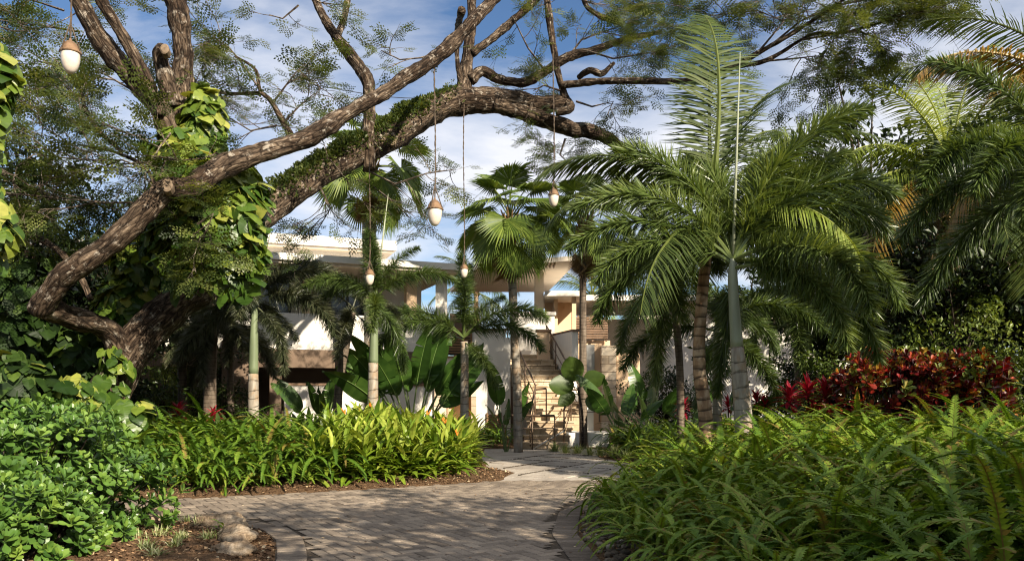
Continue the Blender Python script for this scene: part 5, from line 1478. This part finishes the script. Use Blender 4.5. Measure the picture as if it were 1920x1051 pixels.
# ------------------------------------------------------------------ heliconia bed: leafy stalks with lance shaped leaves
def lance(seed, L=0.42, W=0.085, n=5):
    r = random.Random(seed); V, Lp, T = [], [], []
    for i in range(n + 1):
        u = i / n; w_ = W * 0.5 * math.sin(math.pi * (0.04 + 0.96 * u) ** 0.8) if i < n else 0.0
        y, z = L * u * math.cos(0.5 * u), -L * 0.42 * u * u
        V += [(-w_, y, z + 0.35 * w_), (0, y, z), (w_, y, z + 0.35 * w_)]
    for i in range(n):
        for k_ in (0, 1): Lp += [i * 3 + k_, i * 3 + k_ + 1, i * 3 + k_ + 4, i * 3 + k_ + 3]; T.append(4)
    return np.array(V), np.array(Lp), np.array(T)
LANCE = lance(1)
def stalk_bed(label, poly, step, hmin, hmax, size, mat, mean, flowers=0, name='heliconia_bed', cat='plants', tpl=LANCE, nleaf=10, sd=0.22, el=(8, 78)):
    X, Y = strew(poly, step); n = len(X); g = Geo(); Zg = gheight(X, Y)
    H = rng.uniform(hmin, hmax, n) * (1 + 0.25 * noise2(X, Y, 1.1, 2))
    for k_ in range(nleaf):
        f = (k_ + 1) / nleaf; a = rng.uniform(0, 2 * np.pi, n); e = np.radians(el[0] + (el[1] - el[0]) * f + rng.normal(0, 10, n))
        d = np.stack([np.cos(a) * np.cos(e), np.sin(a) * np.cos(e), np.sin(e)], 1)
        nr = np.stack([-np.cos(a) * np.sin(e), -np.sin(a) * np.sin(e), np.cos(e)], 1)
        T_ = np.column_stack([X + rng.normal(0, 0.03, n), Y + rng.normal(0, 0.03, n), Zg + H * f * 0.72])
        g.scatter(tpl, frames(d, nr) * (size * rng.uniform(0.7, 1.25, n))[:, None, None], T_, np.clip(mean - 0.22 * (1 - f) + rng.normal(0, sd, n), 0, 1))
    o = obj(name, g, M[mat]); tag(o, label, cat, kind='stuff'); print(name, n)
    return X, Y, Zg + H
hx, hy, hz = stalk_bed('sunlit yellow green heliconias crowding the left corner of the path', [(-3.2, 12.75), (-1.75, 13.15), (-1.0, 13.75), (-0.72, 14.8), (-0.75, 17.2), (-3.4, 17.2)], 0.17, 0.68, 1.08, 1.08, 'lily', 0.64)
g = Geo()
for i in rng.choice(len(hx), 16, replace=False):
    c_ = np.array([hx[i], hy[i], hz[i] - 0.06])
    for k_ in range(3):
        a = rng.uniform(0, 6.28); g.tube([c_, c_ + np.array([math.cos(a) * 0.04, math.sin(a) * 0.04, 0.05]), c_ + np.array([math.cos(a) * 0.07, math.sin(a) * 0.07, 0.11])], [0.006, 0.012, 0.001], 5)
tag(obj('heliconia_flowers', g, M['flower']), 'small orange flower spikes among the heliconia leaves', 'flowers', kind='stuff')
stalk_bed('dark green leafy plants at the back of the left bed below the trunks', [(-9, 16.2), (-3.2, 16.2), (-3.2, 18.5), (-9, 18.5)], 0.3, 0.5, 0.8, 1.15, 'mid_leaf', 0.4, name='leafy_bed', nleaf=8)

# grass like tufts
def tuft(name, label, x, y, n, L, mat, group, mean=0.5, sd=0.25, W=0.012, z=None, dro=0.7):
    g = Geo(); a = rng.uniform(0, 2 * np.pi, n); e = np.radians(rng.uniform(25, 85, n))
    d = np.stack([np.cos(a) * np.cos(e), np.sin(a) * np.cos(e), np.sin(e)], 1); w_ = np.stack([-np.sin(a), np.cos(a), np.zeros(n)], 1)
    g.ribbons(np.column_stack([rng.normal(0, 0.025, n), rng.normal(0, 0.025, n), np.zeros(n)]), d, w_, L * rng.uniform(0.6, 1.1, n), W, dro, np.clip(rng.normal(mean, sd, n), 0, 1))
    o = obj(name, g, M[mat], world=False); o.location = (x, y, float(gheight(x, y)) if z is None else z)
    return tag(o, label, 'grass', group)
k_ = 0
for (px_, py_, words) in ((300, 1015, 'at the hedge side of the mulch'), (325, 1036, 'in the middle of the bottom edge'), (275, 1040, 'nearest the bottom left of the mulch'), (258, 1020, 'touching the hedge leaves'), (340, 1022, 'right of the others, full and pale'), (392, 1022, 'standing alone toward the rock'), (350, 985, 'just in front of the boulder'), (372, 996, 'squeezed against the boulder'), (335, 965, 'thin and tall beside the hidden rock'), (290, 1055, 'cut off by the bottom edge')):
    D = CH * FPX / (py_ - HZ); x = (px_ - 960) / FPX * D
    tuft('spider_plant', 'small variegated spider plant on the island, ' + words, x, D, 46, 0.19, 'spider', 'spider plants on the island', 0.62)
for i, (px_, D, lab) in enumerate(((1060, 20.3, 'pale grassy tuft nearest the steel bar'), (1083, 20.2, 'pale grassy tuft below the planter wall'), (1105, 19.6, 'pale grassy tuft in the middle of the stair border'), (1040, 20.9, 'small grassy tuft touching the lowest step'), (1125, 19.0, 'grassy tuft where the border bends right'), (1150, 18.4, 'grassy tuft arching over the path edge'), (1175, 17.6, 'dry looking grassy tuft by the right ferns'))):
    tuft('border_grass', lab + ' at the path side', (px_ - 960) / FPX * D, D, 130, 0.5, 'spider', 'grass tufts beside the path', 0.4 + 0.05 * (i % 3), 0.25, 0.016)
# broad weeds on the mulch
stalk_bed('low green broad leaved weeds on the island mulch by the rock', [(-3.75, 7.9), (-3.2, 7.9), (-3.0, 8.5), (-3.6, 8.6)], 0.33, 0.05, 0.12, 0.32, 'lily', 0.5, name='weeds', nleaf=5, el=(5, 40))

# ------------------------------------------------------------------ clusia hedge
def obovate():
    V, L, T = [], [], []; pr = [(0, 0.05), (0.3, 0.2), (0.62, 0.46), (0.86, 0.4), (1.0, 0.0)]
    for y, w_ in pr: V += [(-w_ / 2, y, 0.12 * w_ - 0.1 * y * y), (0, y, -0.1 * y * y), (w_ / 2, y, 0.12 * w_ - 0.1 * y * y)]
    for i in range(4):
        for k_ in (0, 1): L += [i * 3 + k_, i * 3 + k_ + 1, i * 3 + k_ + 4, i * 3 + k_ + 3]; T.append(4)
    return np.array(V), np.array(L), np.array(T)
OBO = obovate()
def rosette_shrub(name, label, cat, c, rad3, n, size, mat, per=9, mean=0.5, sd=0.17, flat=0.0, tpl=OBO, group=None, base_z=0.0, stems=True, lumpy=0.22, freq=1.6, squash=(12, 78)):
    c = np.array(c, float); t = thing(name, label, cat, (c[0], c[1], base_z), group)
    cz = rng.uniform(-0.85, 1, n); th = rng.uniform(0, 2 * np.pi, n); sq = np.sqrt(1 - cz ** 2) ** 0.7
    nrm = np.stack([np.cos(th) * sq, np.sin(th) * sq, np.sign(cz) * np.abs(cz) ** 0.8], 1)
    lump = np.array([1 + lumpy * mnoise.noise(Vector(q_ * freq) + Vector(c)) + 0.12 * mnoise.noise(Vector(q_ * 5)) for q_ in nrm])
    b = c + nrm * np.array(rad3) * (lump * rng.uniform(0.68, 1.0, n) ** 0.6)[:, None]
    ok = b[:, 2] > base_z + 0.06; b, nrm = b[ok], nrm[ok]; n = len(b)
    ax = unit(nrm * np.array([0.8, 0.8, 0.6]) + np.array([0, 0, 0.75]) + rng.normal(0, 0.25, (n, 3)))
    u = unit(np.cross(ax, rng.normal(0, 1, (n, 3)))); v = np.cross(ax, u)
    g = Geo(); tm = np.clip(mean + rng.normal(0, sd, n), 0, 1); s0 = size * rng.uniform(0.75, 1.2, n)
    for k_ in range(per):
        f = k_ / per; a = k_ * 2.4 + rng.uniform(0, 0.6, n); el = np.radians(squash[0] + (squash[1] - squash[0]) * f + rng.normal(0, 8, n))
        side = u * np.cos(a)[:, None] + v * np.sin(a)[:, None]
        d = side * np.cos(el)[:, None] + ax * np.sin(el)[:, None]; nr = ax * np.cos(el)[:, None] - side * np.sin(el)[:, None]
        g.scatter(tpl, frames(d, nr) * (s0 * (1.05 - 0.35 * f))[:, None, None], b + ax * (s0 * 0.35 * f)[:, None], np.clip(tm + 0.25 * (f - 0.5) + rng.normal(0, 0.08, n), 0, 1))
    obj('foliage', g, M[mat], t)
    if stems:
        g = Geo(); foot = np.array([c[0], c[1], base_z])
        for i in range(0, n, 5):
            f0 = foot + (b[i] - foot) * np.array([0.45, 0.45, 0.0]); f0[2] = base_z
            g.tube([f0, f0 * 0.45 + b[i] * 0.55 + np.array([0, 0, -0.08]), b[i]], [0.014, 0.01, 0.005], 4, cap=False)
        obj('stems', g, M['bark_dark'], t)
    return t
rosette_shrub('clusia_shrub', 'large glossy clusia hedge filling the lower left corner', 'shrub', (-5.55, 8.1, 0.3), (1.85, 1.25, 1.08), 2300, 0.12, 'clusia', group='clusia hedge', lumpy=0.3, freq=2.4)
rosette_shrub('clusia_shrub', 'lower clusia shrub in front of the large hedge, above the spider plants', 'shrub', (-4.55, 7.0, 0.25), (0.85, 0.6, 0.55), 520, 0.12, 'clusia', group='clusia hedge', lumpy=0.3, freq=2.4)

# ------------------------------------------------------------------ croton and cordylines
rosette_shrub('croton_shrub', 'large croton bush of red and yellow leaves in the right shade', 'shrub', (7.25, 14.9, 1.35), (1.25, 0.7, 0.95), 650, 0.17, 'croton', 7, 0.6, 0.3, group='croton bushes', freq=2.2, squash=(20, 85), base_z=0.1)
rosette_shrub('croton_shrub', 'croton bush with reddest leaves in front of the bright green bush', 'shrub', (8.5, 15.3, 1.3), (1.1, 0.7, 0.95), 500, 0.17, 'croton', 7, 0.57, 0.3, group='croton bushes', freq=2.2, squash=(20, 85), base_z=0.1)
rosette_shrub('croton_shrub', 'low croton bush at the left end of the red bank', 'shrub', (6.05, 14.9, 0.8), (0.55, 0.5, 0.5), 240, 0.16, 'croton', 7, 0.46, 0.25, group='croton bushes', freq=2.2, squash=(20, 85), base_z=0.1)
def cordyline(label, px_, py_, D, s, n=34):
    b = P(px_, py_, D); zb = float(gheight(b[0], b[1])); t = thing('cordyline', label, 'plant', (b[0], b[1], zb), 'red cordylines')
    g = Geo(); g.tube([(b[0], b[1], zb), (b[0] + 0.03, b[1], (zb + b[2]) / 2), b], 0.018, 6, 2); obj('stem', g, M['bark_dark'], t)
    a = np.arange(n) * 2.4; e = np.radians(np.linspace(-10, 85, n) + rng.normal(0, 7, n))
    d = np.stack([np.cos(a) * np.cos(e), np.sin(a) * np.cos(e), np.sin(e)], 1); nr = np.stack([-np.cos(a) * np.sin(e), -np.sin(a) * np.sin(e), np.cos(e)], 1)
    g = Geo(); g.scatter(LANCE, frames(d, nr) * (s * rng.uniform(0.8, 1.15, n))[:, None, None], b + np.column_stack([np.zeros((n, 2)), np.linspace(-0.12, 0.06, n)]) * s, np.clip(rng.normal(0.55, 0.22, n), 0, 1)); obj('leaves', g, M['cordyline'], t)
for lab, x, y, D, s in (('red cordyline left of the croton bank, bright crimson', 1480, 748, 15.2, 0.95), ('red cordyline just right of the bright crimson one', 1515, 738, 15.4, 1.0), ('red cordyline touching the left end of the croton bank', 1548, 742, 15.2, 0.95), ('small red cordyline beside the seated person', 1418, 752, 19.5, 0.8), ('small red cordyline behind the grey bulging trunk', 1434, 758, 19.0, 0.7), ('dim red cordyline between the two palm trunks', 1365, 762, 20.5, 0.8),
                          ('dim red cordyline left of the brown ringed trunk', 1282, 765, 20.5, 0.8), ('red cordyline in shade behind the left ferns', 335, 776, 17.2, 0.8), ('dull red cordyline near the slim left palm', 400, 782, 17.2, 0.7)):
    cordyline(lab, x, y, D, s)

# ------------------------------------------------------------------ leafy trees and bushes of the background
OVAL = (np.array([(0, 0, 0), (-0.26, 0.45, 0.07), (0, 1, -0.12), (0.26, 0.45, 0.07), (0, 0.5, -0.02)], float), np.array([0, 4, 1, 1, 4, 2, 2, 4, 3, 3, 4, 0]), np.array([3, 3, 3, 3]))
def tree_meshes(seed, H, crown_c, crown_r, nclump, per, leaf, mat, bark='bark_dark', r0=0.16, clump_r=0.5):
    r = np.random.default_rng(seed)
    cc = r.normal(0, 1, (nclump, 3)); cc = unit(cc) * r.uniform(0.35, 1.0, (nclump, 1)) ** 0.5
    cl = np.array(crown_c) + cc * np.array(crown_r) * (1 + 0.25 * r.normal(0, 1, (nclump, 1)))
    cl[:, 2] = np.maximum(cl[:, 2], 0.3)
    n = nclump * per; idx = np.repeat(np.arange(nclump), per)
    cr = clump_r * r.uniform(0.6, 1.35, nclump)
    b = cl[idx] + unit(r.normal(0, 1, (n, 3))) * (cr[idx] * r.uniform(0.2, 1, n) ** 0.5)[:, None] * np.array([1.15, 1.15, 0.7])
    b[:, 2] = np.maximum(b[:, 2], 0.1)
    d = unit(r.normal(0, 1, (n, 3)) + np.array([0, 0, -0.15])); nr = unit(r.normal(0, 0.6, (n, 3)) + np.array([0, 0, 1]))
    ct = r.normal(0.5, 0.13, nclump)
    g = Geo(); g.scatter(OVAL, frames(d, nr) * (leaf * r.uniform(0.65, 1.25, n))[:, None, None], b, np.clip(ct[idx] + r.normal(0, 0.15, n), 0, 1))
    gt = Geo(); top = np.array(crown_c) * np.array([0.6, 0.6, 1]) + np.array([0, 0, crown_r[2] * 0.3])
    gt.tube([(0, 0, -0.1), (0.06, 0.03, crown_c[2] * 0.3), top * 0.62 + np.array([0.1, 0, 0]), top], [r0 * 1.35, r0, r0 * 0.75, r0 * 0.3], 9, 4, 0.12)
    gl = Geo()
    for i in range(nclump):
        s_ = r.uniform(0.35, 0.8); p0 = top * s_; m_ = p0 * 0.5 + cl[i] * 0.5 + np.array([0, 0, 0.25])
        gl.tube([p0, m_, cl[i]], [r0 * 0.34, r0 * 0.2, r0 * 0.06], 5, 3, cap=False)
    return gt.mesh('trunk', M[bark], True), gl.mesh('limbs', M[bark], True), g.mesh('crown', M[mat])
def put_tree(ms, label, x, y, sc=1.0, rz=0.0, group=None, mat=None, name='broadleaf_tree', cat='tree', z=None):
    t = thing(name, label, cat, (x, y, float(gheight(x, y)) if z is None else z), group); t.rotation_euler = (0, 0, rz); t.scale = (sc, sc, sc)
    for nm, m_ in zip(('trunk', 'limbs', 'crown'), ms):
        o = link(nm, m_, t)
        if mat and nm == 'crown': o.material_slots[0].link = 'OBJECT'; o.material_slots[0].material = M[mat]
    return t
TA = tree_meshes(1, 8, (0, 0, 5.2), (2.6, 2.6, 2.6), 95, 80, 0.21, 'dark_leaf', clump_r=0.62)
TB = tree_meshes(2, 7, (0.2, 0, 4.4), (2.3, 2.3, 2.9), 95, 80, 0.17, 'mid_leaf', clump_r=0.5)
TC = tree_meshes(3, 4, (0, 0, 1.6), (1.35, 1.35, 1.35), 60, 80, 0.12, 'mid_leaf', r0=0.06, clump_r=0.36)
TD = tree_meshes(4, 4, (0, 0, 1.5), (1.5, 1.3, 1.25), 60, 75, 0.15, 'dark_leaf', r0=0.06, clump_r=0.42)
W = lambda px_, D: ((px_ - 960) / FPX * D, D)
GB = 'trees behind the right hand palms'; GL = 'trees behind the left trunk'
for ms, lab, px_, D, sc, rz, grp, mat in (
    (TB, 'small leaved tree showing against the cloud between the two right palms', 1625, 24, 1.4, 0.3, GB, 'dark_leaf'),
    (TA, 'dense dark tree filling the shade above the croton bank', 1560, 21, 0.85, 1.0, GB, None),
    (TA, 'dense dark tree behind the bright green bush', 1760, 20, 0.92, 2.1, GB, None),
    (TA, 'dense dark tree at the right edge behind the croton', 1930, 17, 0.9, 4.0, GB, None),
    (TB, 'green tree behind the foxtail plumes near the court', 1270, 34, 0.9, 2.0, GB, None),
    (TB, 'tree deep behind the seated person', 1400, 36, 1.0, 3.0, GB, 'dark_leaf'),
    (TA, 'tree farthest back on the right beyond the pale villa', 1690, 34, 1.15, 5.0, GB, None),
    (TA, 'tree at the far right beyond the coconut trunk', 1850, 30, 1.1, 0.5, GB, None),
    (TA, 'dark tree behind the climbing pothos at the far left', 40, 18, 0.85, 0.2, GL, None),
    (TA, 'dark tree just behind the rain tree trunk', 200, 19, 0.72, 1.6, GL, None),
    (TB, 'sunlit green tree seen through the gap left of the slim palm', 330, 30, 0.8, 0.9, GL, None),
    (TB, 'green tree at the left end of the villa', 430, 34, 0.85, 2.9, GL, None),
    (TA, 'shaded tree beyond the left end of the fern bank', 130, 27, 0.95, 4.4, GL, None),
    (TA, 'dark tree left of the clusia hedge, past its far end', -180, 16, 0.9, 3.4, GL, None),
    (TA, 'dark slim tree shading the dull foxtail fronds', 420, 24, 0.62, 0.0, GL, None)):
    put_tree(ms, lab, *W(px_, D), sc, rz, grp, mat)
GS = 'bushes in the background'
for ms, lab, px_, D, sc, rz, mat in (
    (TC, 'bright green rounded bush standing above the croton bank', 1800, 16.3, 1.0, 0, 'bright_leaf'),
    (TC, 'small light green bush left of the croton bank below hanging plumes', 1610, 17.0, 0.78, 1, 'bright_leaf'),
    (TC, 'sunlit bush glimpsed under the leaning trunk', 300, 21, 0.75, 2, 'bright_leaf'),
    (TC, 'sunlit bush between the thin left trunks', 360, 23, 0.7, 3, 'bright_leaf'),
    (TD, 'dark bush behind the leafy left bed', 180, 18, 0.85, 4, None),
    (TD, 'dark bush at the far left behind the pothos', 20, 15.5, 0.9, 5, None),
    (TD, 'dark bush below the dark trees at the right', 1680, 18, 0.95, 0.6, None),
    (TD, 'dark bush behind the croton with reddest leaves', 1900, 17.5, 0.95, 1.7, None),
    (TD, 'dark bush behind the red cordylines', 1530, 21, 0.8, 2.8, None),
    (TD, 'dark bush between the palm trunks at the right of the court', 1250, 25, 0.75, 3.8, None),
    (TD, 'dark bush left of the brown villa pier', 420, 21, 0.6, 4.9, None)):
    put_tree(ms, lab, *W(px_, D), sc, rz, GS, mat, 'bush', 'bush')
# thin trunks of young palms in the left gap
for lab, px_, D, r_, lean in (('dark palm trunk left of the others in the leafy gap', 343, 20, 8, -4), ('thicker rough palm trunk in the leafy gap', 392, 19.5, 11, 8), ('thin dark palm trunk close to the brown villa pier', 432, 20.5, 6, 2)):
    b = ground_pt((px_, 800, D)); t = thing('young_palm', lab, 'palm tree', tuple(b), 'young palms in the left gap')
    g = Geo(); tp = P(px_ + lean, 600, D); g.tube([b - np.array([0, 0, 0.05]), P(px_ + lean * 0.3, 700, D), tp], [r_ / FPX * D * 1.2, r_ / FPX * D, r_ / FPX * D * 0.8], 10, 5, 0.05); obj('trunk', g, M['darktrunk'], t, True)
    crown(t, 'fox', tp, 9, 60, -35, 0.72, 'fox_dull', random.uniform(0, 360))

# ------------------------------------------------------------------ trees outside the frame that throw the dappled shade
SH = tree_meshes(9, 8, (0, 0, 6.0), (3.6, 3.6, 1.3), 46, 85, 0.24, 'dark_leaf', 'bark', 0.25, 0.75)
SL = tree_meshes(10, 6, (0, 0, 3.3), (2.6, 2.6, 1.7), 70, 85, 0.22, 'dark_leaf', 'bark', 0.2, 0.7)
GO = 'shade trees at the near end of the drive'
for ms, lab, x, y, sc, rz in ((SL, 'round shade tree standing far to the right of the fern mound', 11.5, 0.5, 1.0, 0.4), (SL, 'round shade tree beyond the right end of the croton bank', 11.6, 9.8, 1.0, 1.9), (SH, 'spreading shade tree at the near end of the drive, farther from its kerb', 6.6, -0.6, 0.9, 2.2), (SH, 'spreading shade tree at the near end of the drive, beside its right kerb', 4.7, 1.4, 0.8, 5.0)):
    put_tree(ms, lab, x, y, sc, rz, GO, None, 'shade_tree')

# ------------------------------------------------------------------ person seated on a stone bench in the far shade
px0 = P(1445, 760, 25.0); bx, by = px0[0], px0[1]
bench = thing('stone_bench', 'low stone bench under the seated person in the far shade', 'bench', (bx, by, 0))
g = Geo(); g.box(bx - 0.7, bx + 0.7, by - 0.22, by + 0.22, 0.36, 0.44); obj('seat', g, M['soffit'], bench)
for s_ in (-1, 1):
    g = Geo(); g.box(bx + s_ * 0.5 - 0.1, bx + s_ * 0.5 + 0.1, by - 0.18, by + 0.18, 0, 0.357); obj('leg', g, M['soffit'], bench)
def skin_mesh(name, verts, edges, radii, mat, parent, sub=2, root=0):
    me = bpy.data.meshes.new(name); me.from_pydata(verts, edges, []); me.materials.append(mat)
    o = bpy.data.objects.new(name, me); C.objects.link(o); o.parent = parent
    md = o.modifiers.new('skin', 'SKIN'); md.use_smooth_shade = True
    for i, q_ in enumerate(me.skin_vertices[0].data):
        r_ = radii[i]; q_.radius = r_ if isinstance(r_, tuple) else (r_, r_); q_.use_root = (i == root)
    ss = o.modifiers.new('sub', 'SUBSURF'); ss.levels = ss.render_levels = sub
    return o
k = N('skin'); M['skin'] = k.done(k.principled((0.32, 0.19, 0.125), 0.55, 0.3))
k = N('hair'); M['hair'] = k.done(k.principled((0.012, 0.01, 0.009), 0.6, 0.3))
M['shirt'] = plain_mat('white_cotton', (0.75, 0.73, 0.7), 0.9, 0.1, 0.08, 8)
M['trouser'] = plain_mat('dark_trousers', (0.03, 0.03, 0.035), 0.9, 0.1, 0.2, 8)
per = thing('person', 'person in a white top with dark hair seated with their back turned', 'person', (bx, by, 0.44))
V = [(0, 0, 0.1), (0, 0.0, 0.3), (0, -0.01, 0.48), (0, 0.0, 0.58), (0, 0.02, 0.66), (0, 0.03, 0.74), (0, 0.02, 0.82)]
E = [(0, 1), (1, 2), (2, 3), (3, 4), (4, 5), (5, 6)]; R = [(0.15, 0.12), (0.13, 0.1), (0.15, 0.1), (0.055, 0.055), (0.06, 0.065), (0.075, 0.09), (0.06, 0.07)]
def chain(par, pts, rr):
    pv = par
    for p_, r_ in zip(pts, rr): V.append(p_); R.append(r_); E.append((pv, len(V) - 1)); pv = len(V) - 1
    return pv
for s_ in (-1, 1):
    h_ = chain(2, [(s_ * 0.17, 0, 0.47), (s_ * 0.22, 0.05, 0.24), (s_ * 0.16, 0.27, 0.14), (s_ * 0.14, 0.34, 0.14)], [0.05, 0.042, 0.03, 0.03])
    for f_ in range(4): chain(h_, [(s_ * (0.17 - 0.02 * f_), 0.38, 0.135), (s_ * (0.175 - 0.022 * f_), 0.42 - 0.005 * abs(f_ - 1), 0.12)], [0.009, 0.008])
    chain(h_, [(s_ * 0.105, 0.35, 0.14), (s_ * 0.09, 0.38, 0.135)], [0.01, 0.009])
    chain(0, [(s_ * 0.1, 0.05, 0.08), (s_ * 0.12, 0.45, 0.06), (s_ * 0.12, 0.46, -0.35), (s_ * 0.12, 0.57, -0.41)], [0.085, 0.065, 0.042, 0.035])
skin_mesh('body', V, E, R, M['skin'], per, 1)
skin_mesh('shirt', [(0, 0, 0.1), (0, 0, 0.3), (0, -0.01, 0.5), (0.17, 0, 0.48), (0.22, 0.04, 0.28), (-0.17, 0, 0.48), (-0.22, 0.04, 0.28), (0, 0, 0.56)], [(0, 1), (1, 2), (2, 3), (3, 4), (2, 5), (5, 6), (2, 7)], [(0.17, 0.135), (0.15, 0.12), (0.165, 0.115), 0.066, 0.06, 0.066, 0.06, 0.075], M['shirt'], per)
skin_mesh('trousers', [(0, 0, 0.09), (0.1, 0.05, 0.08), (0.12, 0.45, 0.06), (0.12, 0.46, -0.3), (-0.1, 0.05, 0.08), (-0.12, 0.45, 0.06), (-0.12, 0.46, -0.3)], [(0, 1), (1, 2), (2, 3), (0, 4), (4, 5), (5, 6)], [(0.165, 0.13), 0.1, 0.08, 0.06, 0.1, 0.08, 0.06], M['trouser'], per)
skin_mesh('hair', [(0, 0.0, 0.66), (0, 0.005, 0.75), (0, 0.015, 0.835)], [(0, 1), (1, 2)], [(0.07, 0.06), (0.09, 0.09), (0.068, 0.075)], M['hair'], per)
